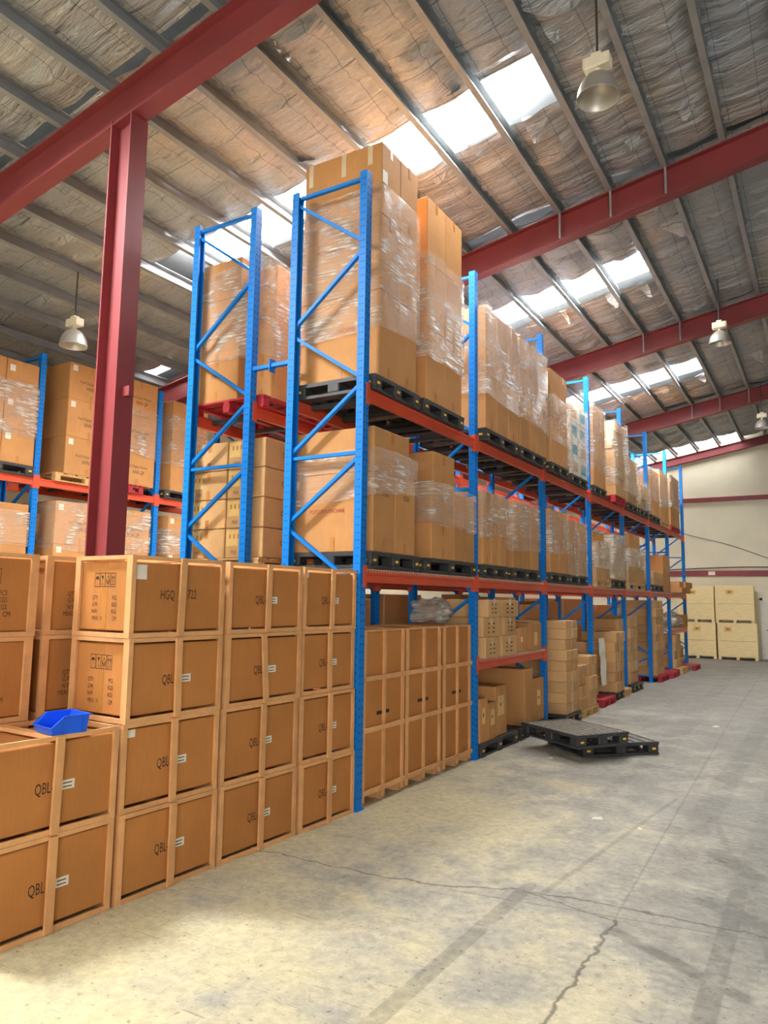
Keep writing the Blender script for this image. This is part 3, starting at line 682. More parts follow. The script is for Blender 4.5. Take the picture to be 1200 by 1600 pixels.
# ------------------------------------------------------------------ long rack, floor level
def tall_crate(y0, y1, which):
    t = thing('framed_carton', 'tall wood-framed carton on the floor, %s of three under the rack' % which, 'crate', (0, (y0+y1)/2, 0), 0, 'tall framed cartons')
    w = y1-y0; x1, x0 = -.03, -.83; k = round(w, 3)
    ob('carton_body', MB().cbox(x0+.02, x1-.022, -w/2+.02, w/2-.02, .12, 1.64, .006).mesh('carton_body', 'card2'), t)
    def b(*a): return MB().box(*a).mesh('batten', 'batten')
    for yy in (-w/2, -.02, w/2-.04):
        ob('batten', b(x1-.022, x1, yy, yy+.04, .03, 1.66), t)
        ob('batten', b(x0, x0+.02, yy, yy+.04, .03, 1.66), t)
    for zz in (.1, .68, 1.17): ob('batten', b(x1+.0005, x1+.02, -w/2, w/2, zz, zz+.045), t)
    ob('batten', b(x1-.06, x1-.023, -w/2, w/2, 1.642, 1.665), t); ob('batten', b(x0+.021, x0+.06, -w/2, w/2, 1.642, 1.665), t)
    for yy in (-w/2, w/2-.04): ob('batten', b(x0+.061, x1-.061, yy, yy+.04, 1.642, 1.665), t)
    for yy in (-w/2, -.03, w/2-.06): ob('skid', MB().box(x0+.03, x1-.03, yy, yy+.06, 0, .1).mesh('skid', 'batten'), t)
    for yy, s in ((-.13, 'CODE'), (.13, 'BEEK'))[:]: sticker(t, '+x', (x1-.021, yy*.55, .87 if which != 'left' else .84), .1, .035, 'ink', 'print')
tall_crate(.10, .90, 'left'); tall_crate(.96, 1.76, 'middle'); tall_crate(1.85, 2.6, 'right')
SH = 'mesh shelf in second bay'
ZS = 1.23
def lab_carton(o, n=3, dx=.3, w=.16, ink='ink'):
    for k in range(n): sticker(o, '+x', (dx, -.08, .06+k*.055), .05, .014, ink, 'print'); sticker(o, '+x', (dx, .06, .06+k*.055), .07, .014, ink, 'print')
for j, (y0, y1) in enumerate(((2.80, 3.30), (3.42, 3.93))):
    z = ZS; tops = (1.50, 1.75, 1.98)
    for k, tp in enumerate(tops):
        o = carton(-.5, .07+.02*(k == 2), y0, y1, z+.002, tp, '%s carton of the crushed %s pile on %s' % (tierword(k, 3), ('left', 'right')[j], SH), 'cartons: '+SH, 'card3', rz=(.05, -.06, .1)[k]*(1-2*j), tape=False)
        lab_carton(o, 3, (.57+.02*(k == 2))/2+.001); sticker(o, '+x', ((.57+.02*(k == 2))/2+.001, .0, .2), .05, .09, 'wtape', 'tape'); z = tp
z = ZS
for k, tp in enumerate((1.46, 1.66, 1.84)): carton(-.5, -.05, 4.02, 4.22, z+.002, tp, '%s carton of the narrow pile on %s' % (tierword(k, 3), SH), 'cartons: '+SH, 'card3'); z = tp
o = carton(-.5, -.02, 4.27, 4.58, ZS+.002, 1.58, 'plain upright carton with small white sticker on '+SH, 'cartons: '+SH); sticker(o, '+x', (.241, -.05, .18), .06, .07)
o = carton(-.5, -.0, 4.68, 5.18, ZS+.002, 1.64, 'upright carton with cream label beside the post on '+SH, 'cartons: '+SH); sticker(o, '+x', (.251, .0, .17), .14, .2, 'cream_label')
carton(-.85, -.56, 3.4, 4.1, ZS+.002, 2.05, 'large carton behind the crushed piles on '+SH, 'cartons: '+SH)
carton(-.85, -.56, 4.45, 4.95, ZS+.002, 1.95, 'large carton behind the upright cartons on '+SH, 'cartons: '+SH)
plastic_pallet(-.47, 3.43, 0, 1.0, 1.3, 'black plastic pallet on the floor under the mesh shelf')
LW = 'under mesh shelf'
for y0, y1, x1, zt, lab, st in [(2.80, 3.06, .0, .72, 'left carton with cream label on black pallet '+LW, (.1, .2)), (3.09, 3.36, .0, .64, 'shorter carton beside the left one on black pallet '+LW, (.12, .2)), (3.38, 3.80, -.03, .82, 'carton with large printed cream label on black pallet '+LW, (.22, .26))]:
    o = carton(-.5, x1, y0, y1, .168, zt, lab, 'cartons: '+LW); sticker(o, '+x', ((x1+.5)/2+.001, .0, (zt-.168)*.6), st[0], st[1], 'cream_label')
    sticker(o, '+x', ((x1+.5)/2+.002, -.02, (zt-.168)*.62), .03, .04, 'ink', 'print')
o = carton(-.9, -.52, 2.85, 3.35, .168, .95, 'carton at the back of black pallet '+LW, 'cartons: '+LW)
o = carton(-.9, -.52, 3.42, 3.9, .168, 1.02, 'taller carton at the back of black pallet '+LW, 'cartons: '+LW); sticker(o, '+x', (.191, 0, .6), .16, .2, 'cream_label')
plastic_pallet(-.47, 4.74, 0, 1.0, 1.12, 'black plastic pallet on the floor behind the loose pallets')
carton(-.75, .02, 4.38, 4.72, .168, .98, 'tall dark-sided carton standing behind the loose black pallets', 'cartons: '+LW)
o = carton(-.5, -.02, 4.84, 5.33, .168, .80, 'carton with cream label right of the tall one '+LW, 'cartons: '+LW); sticker(o, '+x', (.241, .0, .34), .14, .22, 'cream_label')
sticker(o, '+x', (.242, .0, .34), .04, .04, 'ink', 'print')
def column_stack(where, x0, x1, y0, y1, zb, heights, split=1, jit=.02, mat='card', seed=0, along='x'):
    R = random.Random(seed); z = zb; n = len(heights)
    for k, h in enumerate(heights):
        dx, dy = R.uniform(-jit, jit), R.uniform(-jit, jit)
        for j in range(split):
            if along == 'x': w = (x1-x0)/split; xa_, xb_, ya_, yb_ = x0+j*w+.002, x0+(j+1)*w-.002, y0, y1
            else: w = (y1-y0)/split; xa_, xb_, ya_, yb_ = x0, x1, y0+j*w+.002, y0+(j+1)*w-.002
            wd = '' if split == 1 else (('rear', 'front') if along == 'x' else ('left', 'right'))[j]
            ex = R.uniform(0, jit) if along == 'y' else 0
            o = carton(xa_+dx, xb_+dx+ex, ya_+dy, yb_+dy, z+.001, z+h, ('%s %s carton of %s' % (tierword(k, n), wd, where)).replace('  ', ' '), 'cartons: '+where, mat, R.uniform(-.015, .015) if split == 1 else 0, tape=False)
            if split == 1 or along == 'y' or j == 1:      # seam tape on the aisle side, glints painted in as pale strips
                hx = (xb_+ex-xa_)/2+.001
                sticker(o, '+x', (hx, R.uniform(-.02, .02), round(h*.5, 3)), .045, round(h*.9, 3), R.choice(('tape', 'wtape', 'tape')), 'tape')
        z += h
plastic_pallet(-.3, 6.15, 0, 1.0, .85, 'black plastic pallet under the tall carton pile in third bay')
column_stack('tall loose pile in third bay', -.65, .2, 5.8, 6.42, .17, [.17]*8+[.13], 2, .015, 'card3', 1)
wood_pallet(-.3, 7.25, 0, 1.0, .9, 'natural wooden pallet under the short loose pile, third bay', 'pallets on the floor')
column_stack('short left pile in third bay', -.5, .16, 6.58, 7.05, .148, [.19, .2, .19, .16], 1, .03, 'card3', 2)
column_stack('short right pile in third bay', -.6, .2, 7.12, 7.62, .148, [.28, .24, .2, .15], 1, .03, 'card3', 3)
wood_pallet(-.3, 8.68, 0, .9, .95, 'red wooden pallet on the floor at fourth post', 'pallets on the floor', 'rwood')
column_stack('pile with white plastic at fourth post', -.65, -.12, 8.22, 8.95, .148, [.18, .18, .17, .18, .17, .17], 2, .02, 'card3', 4, 'y')
column_stack('rear pile behind white plastic', -.96, -.68, 7.74, 7.96, .0, [.3, .3, .3, .3], 1, .005, 'card', 5)
# hanging white plastic sheet
V = []; Fc = []
for j in range(13):
    for i in range(7):
        V.append((.03*noise.noise((i*.6, j*.5, 1))+.05*(j/12), -.2+i*.4/6+.05*noise.noise((j*.4, 2, 5)), 1.12-j*.075))
for j in range(12):
    for i in range(6): k = j*7+i; Fc.append((k, k+7, k+8, k+1))
me = mesh('plastic_sheet', V, Fc, 'whitesheet' if 'whitesheet' in MT else 'label', True)
tag(ob('plastic_sheet', me, None, (.0, 8.7, .15)), 'white plastic sheet hanging down the pile at the fourth post', 'plastic sheet')
plastic_pallet(-.4, 9.65, 0, 1.0, .85, 'black plastic pallet under the bulging taped pile, fourth bay')
column_stack('bulging taped pile in fourth bay', -.6, .1, 9.3, 9.98, .168, [.2]*6, 2, .03, 'card3', 6, 'y')
plastic_pallet(-.4, 11.45, 0, 1.0, .95, 'black plastic pallet beyond the tall taped pile, fifth bay')
wood_pallet(-.4, 10.42, 0, 1.0, .6, 'natural wooden pallet under the tall taped pile', 'pallets on the floor')
column_stack('tall taped pile at fifth post', -.7, -.02, 10.2, 10.68, .148, [.21]*7, 1, .02, 'card3', 7)
column_stack('rear tall taped pile in fifth bay', -.7, .02, 11.05, 11.8, .168, [.25]*6, 2, .015, 'card3', 8, 'y')
wood_pallet(-.36, 14.16, 0, 1.1, 1.1, 'red wooden pallet under the tallest floor pile, sixth bay', 'pallets on the floor', 'rwood')
column_stack('tallest floor pile in sixth bay', -.85, .08, 13.66, 14.6, .148, [.21]*9, 2, .02, 'card3', 9, 'y')
wood_pallet(-.3, 15.4, 0, 1.1, 1.0, 'red wooden pallet, empty, beside the tallest floor pile', 'pallets on the floor', 'rwood')
wood_pallet(-.3, 16.9, 0, 1.1, 1.0, 'natural wooden pallet under the leaning pile, last bay', 'pallets on the floor')
column_stack('leaning pile in last bay', -.75, .05, 16.45, 17.35, .148, [.232]*4, 2, .03, 'card3', 10, 'y')
wood_pallet(-.2, 18.15, 0, 1.2, .9, 'red wooden pallet, empty, at the far end of rack', 'pallets on the floor', 'rwood')
# wrapped odds and ends on the end shelf and on top of the tall framed cartons
def bag(loc, r, label, seed, mat='film2'):
    bm = bmesh.new(); bmesh.ops.create_icosphere(bm, subdivisions=4, radius=1)
    for v in bm.verts:
        d = 1+.45*noise.noise(v.co*1.8+Vector((seed, 0, 0)))+.3*abs(noise.noise(v.co*4+Vector((seed, 3, 0))))+.12*abs(noise.noise(v.co*9+Vector((seed, 3, 0))))
        v.co = Vector((v.co.x*r[0]*d, v.co.y*r[1]*d, max(v.co.z, -.75)*r[2]*d))
    zm = min(v.co.z for v in bm.verts)
    for v in bm.verts: v.co.z -= zm
    me = bpy.data.meshes.new('plastic_bag'); bm.to_mesh(me); bm.free(); me.materials.append(MT[mat])
    me.polygons.foreach_set('use_smooth', [True]*len(me.polygons))
    return tag(ob('plastic_bag', me, None, loc), label, 'plastic bag')
bag((-.4, 2.2, 1.668), (.2, .36, .14), 'bundled clear plastic film lying on the right tall framed carton', 3)
bag((-.25, 16.8, 1.25), (.25, .35, .2), 'grey plastic-wrapped bundle on the end shelf, near one', 8)
bag((-.25, 17.7, 1.25), (.25, .4, .22), 'grey plastic-wrapped bundle on the end shelf, far one', 13)
carton(-.5, .05, 18.2, 18.75, 1.242, 1.62, 'carton beside the bundles on the end shelf', 'cartons: end shelf')
# ------------------------------------------------------------------ rear rack (back to back)
B = 'upper level of rear rack'
XB = -D-G
b1 = []
wood_pallet(-1.96, .64, Z2, 1.1, 1.1, 'red wooden pallet at the end of the rear rack, upper level', 'wooden pallets on the racks', 'rwood')
for k, (z0, z1) in enumerate(((4.22, 4.72), (4.72, 5.0), (5.0, 5.45), (5.45, 5.93))):
    o = carton(-2.50, -1.83, .12, .95, z0+.001, z1, '%s carton of the left column at the rear rack end, upper level' % tierword(k, 4), 'cartons: '+B, face='-y')
    symbols(o, '-y', (-.02, -.417, (z1-z0)*.62), .05); b1.append(o)
for k, (z0, z1) in enumerate(((4.22, 4.62), (4.62, 5.2), (5.2, 5.82))):
    carton(-1.81, -1.44, .30, .98, z0+.001, z1, '%s carton of the right column at the rear rack end, upper level' % tierword(k, 3), 'cartons: '+B, face='-y')
film(-2.5, -1.44, .12, .98, 4.6, 5.8, 'clear stretch film round the end stack of rear rack, upper level', 21, skew=.1)
CH = 'Challenger'
wood_pallet(-1.94, .62, Z1, 1.12, 1.1, 'natural wooden pallet at the end of rear rack, middle level', 'wooden pallets on the racks')
for j, (x0, x1) in enumerate(((-2.49, -1.94), (-1.92, -1.38))):
    for k in range(4):
        z0 = 2.40+k*.335
        o = carton(x0, x1, .12, .78, z0, z0+.328, '%s %s small printed carton at rear rack end, middle level' % (tierword(k, 4), ('left', 'right')[j]), 'cartons: rear rack end', 'card3', face='-y')
        sticker(o, '-y', (-.17, -.331, .22), .17, .17, 'cream_label'); symbols(o, '-y', (-.14, -.332, .065), .04)
        for q in range(3): sticker(o, '-y', (-.2+.06*q, -.333, .24), .02, .05, 'ink' if q == 9 else 'tape', 'print')
        if j == 1: printed(o, 'Challe', '+x', ((x1-x0)/2+.002, .05, .17), .06)
RB = 'rear rack'
def bulk(tag_, zb, y0, y1, tops, cols, pal, i, wraps=()): stack(tag_, i, zb, y0, y1, cols, tops, xf=XB+.03, depth=1.0, pal=pal, wraps=wraps, seed=i)
for i, (y0, y1) in enumerate(((1.25, 2.5),)): bulk('upper level of rear rack', Z2, y0, y1, [4.9, 5.6], 1, ('red', 'black')[i % 2], i+1, [(4.7, 5.4)])
for i, (y0, y1) in enumerate(((1.3, 2.5), (2.85, 3.95), (4.05, 5.2), (5.6, 6.7), (6.8, 7.9), (8.3, 10.5))): bulk('middle level of rear rack', Z1, y0, y1, [2.9, 3.45-.12*(i % 3)], 1, ('wood', 'black')[i % 2], i+1)
for i, (y0, y1) in enumerate(((.15, 1.3), (1.4, 2.5), (2.85, 3.95), (4.05, 5.2), (5.6, 6.7), (6.8, 7.9), (8.3, 9.4), (9.5, 10.6), (11.0, 13.2), (13.8, 15.9))): bulk('floor level of rear rack', 0, y0, y1, [1.9+.07*(i % 3)], 1, 'wood', i)
# ------------------------------------------------------------------ far left rack goods
FC = 'far left rack'
def warmer(x0, x1, y0, y1, z0, z1, lab, txt=True):
    o = carton(x0, x1, y0, y1, z0, z1, lab, 'cartons: '+FC)
    hx = (x1-x0)/2+.002; w = y1-y0
    if txt:
        printed(o, 'Food Display Warmer', '+x', (hx, 0, (z1-z0)*.52), .055, 'ink', .7); printed(o, 'HW-2P', '+x', (hx, .03, (z1-z0)*.36), .08, 'ink', .8)
    sticker(o, '+x', (hx-.001, -w/2+.1, (z1-z0)*.86), .09, .1)
    return o
xa, xb = XC-.95, XC+.03
plastic_pallet(XC-.45, .48, 3.84, 1.0, 1.2, 'black plastic pallet at left edge of far left rack, upper level')
for j, (y0, y1) in enumerate(((-.1, .50), (.51, 1.06))):
    for k, (z0, z1) in enumerate(((4.006, 4.55), (4.55, 5.1), (5.1, 5.66))):
        o = carton(xa, xb, y0, y1, z0+.001, z1, '%s %s carton of stack left of first far post, upper level' % (tierword(k, 3), ('left', 'right')[j]), 'cartons: '+FC)
        sticker(o, '+x', (.491, -.18, .42), .09, .1)
film(xa, xb, -.1, 1.06, 4.4, 5.35, 'clear stretch film on stack left of first far post, upper level', 31, skew=.06)
wood_pallet(XC-.45, 2.08, 3.84, 1.0, 1.25, 'natural wooden pallet left of red column, upper level far left rack', 'wooden pallets on the racks')
for k, (z0, z1) in enumerate(((3.99, 4.64), (4.64, 5.29), (5.29, 5.92))): warmer(xa, xb, 1.62, 2.5, z0+.001, z1, '%s food warmer carton left of red column, upper level far rack' % tierword(k, 3))
wood_pallet(XC-.45, 3.0, 3.84, 1.0, .9 if False else .58, 'red wooden pallet right of red column, upper level far left rack', 'wooden pallets on the racks', 'rwood')
for k, (z0, z1) in enumerate(((3.99, 4.66), (4.66, 5.3), (5.3, 5.96))): warmer(xa, xb, 2.74, 3.54, z0+.001, z1, '%s food warmer carton right of red column, upper level far rack' % tierword(k, 3))
film(xa, xb, 2.74, 3.54, 4.5, 5.4, 'clear stretch film on cartons right of red column, upper far rack', 33, skew=.1)
plastic_pallet(XC-.45, 4.4, 3.84, 1.0, 1.2, 'black plastic pallet right of second far post, upper level')
for k, (z0, z1) in enumerate(((4.006, 4.6), (4.6, 5.2), (5.2, 5.8))): carton(xa, xb, 3.95, 4.9, z0+.001, z1, '%s carton right of second far post, upper level' % tierword(k, 3), 'cartons: '+FC)
film(xa, xb, 3.95, 4.9, 4.5, 5.5, 'clear stretch film right of second far post, upper level', 34, skew=.05)
for (y0, y1, nm, tx) in ((.0, 1.04, 'left of first far post', False), (1.52, 2.5, 'left of red column', True), (2.70, 3.5, 'right of red column', True), (3.95, 4.9, 'right of second far post', False)):
    wood_pallet(XC-.45, (y0+y1)/2, 2.0, 1.0, y1-y0, 'natural wooden pallet %s, middle level far left rack' % nm, 'wooden pallets on the racks')
    tops = (2.8, 3.52) if nm != 'left of first far post' else (2.75, 3.38)
    z = 2.147
    for k, tp in enumerate(tops): warmer(xa, xb, y0, y1, z+.001, tp, '%s carton %s, middle level far left rack' % (tierword(k, 2), nm), tx); z = tp
    film(xa, xb, y0, y1, 2.75, 3.5 if tx else 3.3, 'clear stretch film on cartons %s, middle far rack' % nm, 40+y0, skew=.06)
# ------------------------------------------------------------------ foreground crates: cartons framed in pine battens
def crate_parts(t, dy, dx, h, slant=0):
    """front face at local x=0 facing +x, length dy along y centred, depth dx towards -x, base z=0"""
    k = (round(dy, 3), round(dx, 3), round(h, 3)); T = .02
    ob('carton_body', cached(('cb', k), lambda: MB().cbox(-dx+T+.004, -T-.004, -dy/2+T+.004, dy/2-T-.004, .044, h-.042, .006).mesh('carton_body', 'card2')), t)
    def bt(key, *a): return ob('batten', cached(('bt', k, key), lambda: MB().box(*a).mesh('batten', 'batten')), t)
    w = .036
    for s, nm in ((-1, 'a'), (1, 'b')):
        ya = -dy/2 if s < 0 else dy/2-w
        bt('fv'+nm, -T, 0, ya, ya+w, .0, h); bt('bv'+nm, -dx, -dx+T, ya, ya+w, 0, h)
        yo = (-dy/2, -dy/2+T) if s < 0 else (dy/2-T, dy/2)
        bt('ev'+nm, -T-w, -T-.0005, yo[0], yo[1], 0, h); bt('ew'+nm, -dx+T+.0005, -dx+T+w, yo[0], yo[1], 0, h)
        bt('eh'+nm, -dx+T+w+.0005, -T-w-.0005, yo[0], yo[1], 0, .032); bt('et'+nm, -dx+T+w+.0005, -T-w-.0005, yo[0], yo[1], h-.028, h)
    for z0, z1, nm in ((0, .032, 'l'), (h-.028, h, 'u')):
        bt('fh'+nm, -T+.002, -.002, -dy/2+w+.0005, dy/2-w-.0005, z0, z1); bt('bh'+nm, -dx+.002, -dx+T-.002, -dy/2+w+.0005, dy/2-w-.0005, z0, z1)
    bt('tc', -dx+T+.001, -T-.001, -.03, .03, h-.0285, h-.004)
    m = ob('batten', cached(('btm', k), lambda: MB().box(.0005, .02, -.026, .026, .004, h-.006).mesh('batten', 'batten')), t, (0, 0, 0), (slant, 0, 0))
    ob('batten', cached(('btn', k), lambda: MB().box(-dx-.02, -dx-.0005, -.026, .026, 0, h).mesh('batten', 'batten')), t)
COLS = [(-3.585, -2.70, -.135), (-2.685, -1.81, -.095), (-1.79, -.89, -.062), (-.878, -.07, -.035)]
HT = [(0, .556), (.558, 1.128), (1.130, 1.684), (1.686, 2.24)]
cw = ['stack at left edge', 'second stack', 'third stack', 'stack beside the blue post']
RC = random.Random(11)
for ci, (y0, y1, xf) in enumerate(COLS):
    for k, (z0, z1) in enumerate(HT[:2] if ci == 0 else HT):
        nt = 2 if ci == 0 else 4
        dx_, dyj = RC.uniform(-.012, .012), RC.uniform(-.008, .008)
        if ci == 1 and k == 3: dyj = -.012
        t = thing('framed_crate', '%s wood-framed carton crate, %s of foreground row' % (tierword(k, nt), cw[ci]), 'crate', (xf+dx_, (y0+y1)/2+dyj, z0), -.036+RC.uniform(-.006, .006), 'framed carton crates')
        dy = y1-y0-.02; h = z1-z0
        crate_parts(t, dy, .62, h, .085 if (ci == 2 and k == 2) else RC.uniform(-.02, .02) if k else 0)
        xs = -.0225
        if ci == 1 and k == 3:
            printed(t, 'HGQ', '+x', (xs, -.10, h*.52), .07, 'ink', .6); printed(t, '722', '+x', (xs, .125, h*.53), .07, 'ink', .6)
            sticker(t, '+x', (xs, -.33, h*.80), .085, .1)
        else:
            printed(t, 'QBL-', '+x', (xs, -.06, h*.47), .07, 'ink', .6)
            sticker(t, '+x', (xs, .092, h*.47), .095, .055); 
            for q in range(2): sticker(t, '+x', (xs+.0012, .092, h*.47-.012+q*.022), .06, .006, 'ink', 'print')
            if (ci, k) in ((1, 1), (3, 3)): sticker(t, '+x', (xs, -.36, h*.88), .09, .05)
        if ci == 1 and k >= 2:
            ye = -dy/2+.0225
            symbols(t, '-y', (-.31, ye-.0005, h*.70), .105)
            for q, (a, c) in enumerate((('QTY:', 'PCS'), ('G.W:', 'KGS'), ('N.W:', 'KGS'), ('MEAS:  N', '  CM'))):
                printed(t, a, '-y', (-.41+.03*(q == 3), ye-.0005, h*(.48-.085*q)), .03, 'ink', .7); printed(t, c, '-y', (-.2, ye-.0005, h*(.48-.085*q)), .03, 'ink', .7)
            sticker(t, '-y', (-.31, ye+.0016, h*.5), .06, round(h*.8, 3), 'tape', 'tape')
# second row behind, end faces towards the floor
for (ya, yb, nm) in ((-3.62, -2.92, 'left edge'), (-2.83, -2.13, 'inner')):
    for k, (z0, z1) in enumerate(HT):
        t = thing('framed_crate', '%s wood-framed crate of second row, %s stack behind the blue bin' % (tierword(k, 4), nm), 'crate', (-.79-.02*(nm == 'inner'), (ya+yb)/2+RC.uniform(-.008, .008), z0), -.03, 'framed carton crates')
        dy = yb-ya; h = z1-z0
        T = .02; kk = ('row2', round(h, 3)); dx = .85
        ob('carton_body', cached(('cb2', kk), lambda: MB().cbox(-dx+.024, -.024, -dy/2+.024, dy/2-.024, .035, h-.03, .006).mesh('carton_body', 'card2')), t)
        def bt(key, *a): return ob('batten', cached(('bt2', kk, key), lambda: MB().box(*a).mesh('batten', 'batten')), t)
        for s, n2 in ((-1, 'a'), (1, 'b')):
            yq = -dy/2 if s < 0 else dy/2-.055
            bt('fv'+n2, -T, 0, yq, yq+.055, 0, h); bt('bv'+n2, -dx, -dx+T, yq, yq+.055, 0, h)
            yo = (-dy/2, -dy/2+T) if s < 0 else (dy/2-T, dy/2)
            bt('sl'+n2, -dx+T+.001, -T-.001, yo[0], yo[1], 0, .032); bt('su'+n2, -dx+T+.001, -T-.001, yo[0], yo[1], h-.028, h); bt('sm'+n2, -dx/2-.025, -dx/2+.025, yo[0], yo[1], .033, h-.029)
        for za, zb, n2 in ((0, .032, 'l'), (h-.028, h, 'u')): bt('fh'+n2, -T+.002, -.002, -dy/2+.0555, dy/2-.0555, za, zb)
        if k >= 2:
            symbols(t, '+x', (-.0225, -.02 if nm == 'left edge' else .02, h*.72), .11)
            for q, (a, c) in enumerate((('QTY:', 'PCS'), ('G.W:', 'KGS'), ('N.W:', 'KGS'), ('MEAS:  N', 'N7  CM'))):
                printed(t, a, '+x', (-.0225, -.12, h*(.52-.085*q)), .035, 'ink', .75); printed(t, c, '+x', (-.0225, .12, h*(.52-.085*q)), .035, 'ink', .75)
# blue picking bin
t = thing('parts_bin', 'small blue plastic open-front parts bin on the low crates', 'bin', (-.25, -3.04, 1.129), math.radians(79))
w = .122; b = MB()
prof = [(-.115, 0), (.095, 0), (.112, .108), (-.045, .108), (-.122, .042)]
inn = [(-.107, .006), (.088, .006), (.104, .108), (-.042, .108), (-.113, .040)]
V = [(p, -w, q) for p, q in prof]+[(p, w, q) for p, q in prof]+[(p, -w+.006, q) for p, q in inn]+[(p, w-.006, q) for p, q in inn]
Fq = [(0, 1, 2, 3, 4), (9, 8, 7, 6, 5), (0, 5, 6, 1), (1, 6, 7, 2), (0, 4, 9, 5)]
Fq += [(14, 13, 12, 11, 10), (15, 16, 17, 18, 19), (10, 11, 16, 15), (11, 12, 17, 16), (14, 10, 15, 19)]
Fq += [(2, 7, 17, 12), (3, 2, 12, 13), (4, 3, 13, 14), (8, 18, 17, 7), (9, 19, 18, 8), (4, 14, 19, 9)]
ob('tub', b.add(V, Fq).mesh('tub', 'bin'), t)
rb = MB()
for s_ in (-1, 1): rb.bar((-.045, s_*(w+.004), .105), (.116, s_*(w+.004), .105), .01, .009); rb.bar((-.045, s_*(w+.004), .105), (-.124, s_*(w+.004), .041), .01, .009)
rb.bar((.116, -w-.008, .105), (.116, w+.008, .105), .012, .009); rb.bar((-.125, -w-.008, .040), (-.125, w+.008, .040), .01, .009)
ob('rim', rb.mesh('rim', 'bin'), t)
for xx in (-.06, .06): ob('rib', MB().box(xx-.005, xx+.005, -w-.005, -w, .004, .1 if xx > 0 else .08).mesh('rib', 'bin'), t)
# ------------------------------------------------------------------ loose pallets on the floor
plastic_pallet(1.13, 4.30, 0, 1.10, .98, 'lower of two loose black plastic pallets on the floor', rz=math.atan2(.714, .70), detail=True)
plastic_pallet(.884, 3.84, .166, .84, 1.14, 'upper of two loose black plastic pallets, skewed on the other', rz=math.atan2(.704, .455), detail=True)
# ------------------------------------------------------------------ plywood crates by the end wall
def ply_crate(x0, x1, z0, z1, lab, ly):
    t = thing('plywood_crate', lab, 'crate', ((x0+x1)/2, 23.2, z0), 0, 'plywood crates at the end wall'); w = x1-x0; h = z1-z0
    ob('box_body', MB().cbox(-w/2+.02, w/2-.02, .02, .72, .1, h-.01, .006).mesh('box_body', 'ply'), t)
    for xx in (-w/2, w/2-.07): ob('batten', MB().box(xx, xx+.07, 0, .019, .1, h).mesh('batten', 'ply'), t)
    ob('batten', MB().box(-w/2+.071, w/2-.071, .002, .019, h-.07, h).mesh('batten', 'ply'), t); ob('batten', MB().box(-w/2+.071, w/2-.071, .002, .019, .1, .16).mesh('batten', 'ply'), t)
    if w > 1: ob('batten', MB().box(-w/2+.071, w/2-.071, .012, .019, h*.5, h*.5+.012).mesh('batten', 'batten'), t)
    for xx in (-w/2, -.05, w/2-.1): ob('skid', MB().box(xx, xx+.1, .0, .72, 0, .099).mesh('skid', 'ply'), t)
    sticker(t, '-y', (ly, -.001, h*.82), .24, .16, 'orange_label'); sticker(t, '-y', (ly, -.003, h*.82), .09, .03, 'ink', 'print')
ply_crate(-.95, .30, 0, 1.3, 'lower left pale plywood crate at the end wall', .0); ply_crate(.36, 1.64, 0, 1.3, 'lower right pale plywood crate at the end wall', -.3)
ply_crate(-.97, .28, 1.302, 2.62, 'upper left pale plywood crate at the end wall', -.1); ply_crate(.32, 1.58, 1.302, 2.64, 'upper right pale plywood crate at the end wall', -.15)
wood_pallet(-.9, 20.9, 0, 1.0, 1.0, 'natural wooden pallet on the floor before the plywood crates', 'pallets on the floor')
carton(-1.3, -.5, 20.5, 21.2, .147, .55, 'dark carton on the pallet before the plywood crates', mat='card')
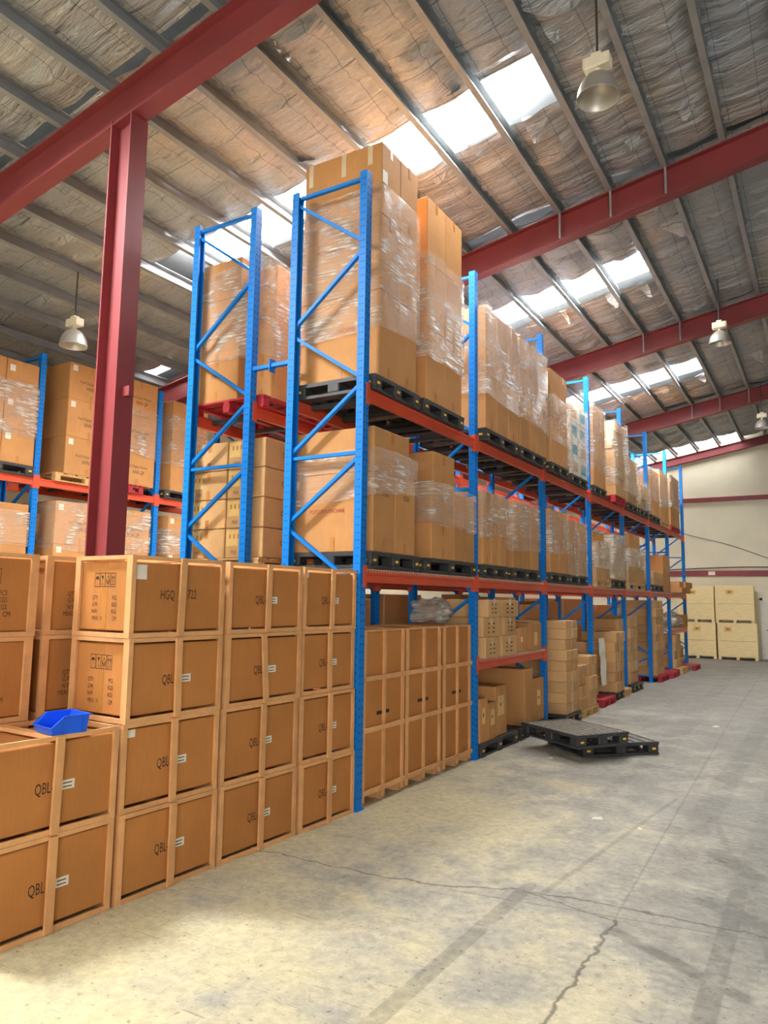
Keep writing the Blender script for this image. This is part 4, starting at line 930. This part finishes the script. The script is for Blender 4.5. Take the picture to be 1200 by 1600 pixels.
# ------------------------------------------------------------------ high-bay lamps
def lamp(x, y, z, label):
    t = thing('high_bay_lamp', label, 'lamp', (x, y, z), 0, 'high-bay lamps'); zr_ = rz_(x)
    ob('rod', cached(('rod', round(zr_-z, 2)), lambda: MB().tube([(0, 0, .44), (0, 0, zr_-z)], .012, 8).mesh('rod', 'cable')), t)
    h = ob('housing', cached('lh', lambda: MB().cbox(-.12, .12, -.07, .07, .3, .42, .012).cbox(-.05, .05, -.05, .05, .42, .46, .008).mesh('housing', 'cream')), t)
    ob('fin', cached('lf', lambda: (lambda b: [b.box(-.126, .126, -.06+i*.02-.004, -.06+i*.02+.004, .305, .415) for i in range(7)] and b)(MB()).mesh('fin', 'cream')), h)
    ob('neck', cached('ln', lambda: MB().tube([(0, 0, .24), (0, 0, .31)], .03, 10).mesh('neck', 'cream')), t)
    prof = [(.03, .25), (.07, .245), (.12, .21), (.16, .155), (.185, .09), (.2, .01), (.205, 0), (.2, -.002), (.195, .008), (.178, .09), (.154, .15), (.115, .203), (.06, .235), (.0, .238)]
    ob('shade', cached('ls', lambda: MB().lathe(prof, 32).mesh('shade', 'alu', True)), t)
def roof_pt(px, py):
    d = Fv+Rv*(px-600)/FPX-Uv*(py-800)/FPX
    t = (ZR+MS*CAM.x-CAM.z)/(d.z-MS*d.x); return CAM+d*t
def lampz(p, py):     # height of a point under roof point p that shows at image row py
    lo, hi = 3., 9.
    for _ in range(40):
        m = (lo+hi)/2; q = Vector((p.x, p.y, m))-CAM
        if 800-FPX*q.dot(Uv)/q.dot(Fv) > py: lo = m
        else: hi = m
    return lo
for (rx, ry, by, lab) in ((930, -60, 154, 'large aluminium high-bay lamp hanging at the upper right, nearest'), (122, 425, 541, 'high-bay lamp hanging at the far left beside the red column'),
                          (1121, 436, 537, 'high-bay lamp hanging at the right in front of the second rafter'), (1188, 600, 669, 'small distant high-bay lamp at the right edge')):
    p = roof_pt(rx, ry); lamp(p.x, p.y, lampz(p, by), lab)
# ------------------------------------------------------------------ litter
for x, y, s, r in ((1.95, 1.0, .05, .3), (2.2, 7.2, .07, 1.1), (.75, 3.3, .03, .4), (2.35, .9, .03, 2.)):
    V = [(-s, -s*.5, .002), (s, -s*.6, .003), (s*.8, s*.5, .012), (-s*.7, s*.6, .004), (0, 0, .015)]
    tag(ob('paper_scrap', mesh('paper_scrap', V, [(0, 1, 4), (1, 2, 4), (2, 3, 4), (3, 0, 4)], 'paper'), None, (x, y, 0), (0, 0, r)),
        {1.95: 'white paper scrap on the floor in the wheel lane', 2.2: 'white paper scrap on the floor far down the aisle', .75: 'tiny white scrap beside the loose pallets', 2.35: 'tiny white scrap right of the paper scrap'}[x], 'litter')
print('objects', len(bpy.data.objects), 'tris', sum(len(m.polygons)*2*m.users for m in bpy.data.meshes))
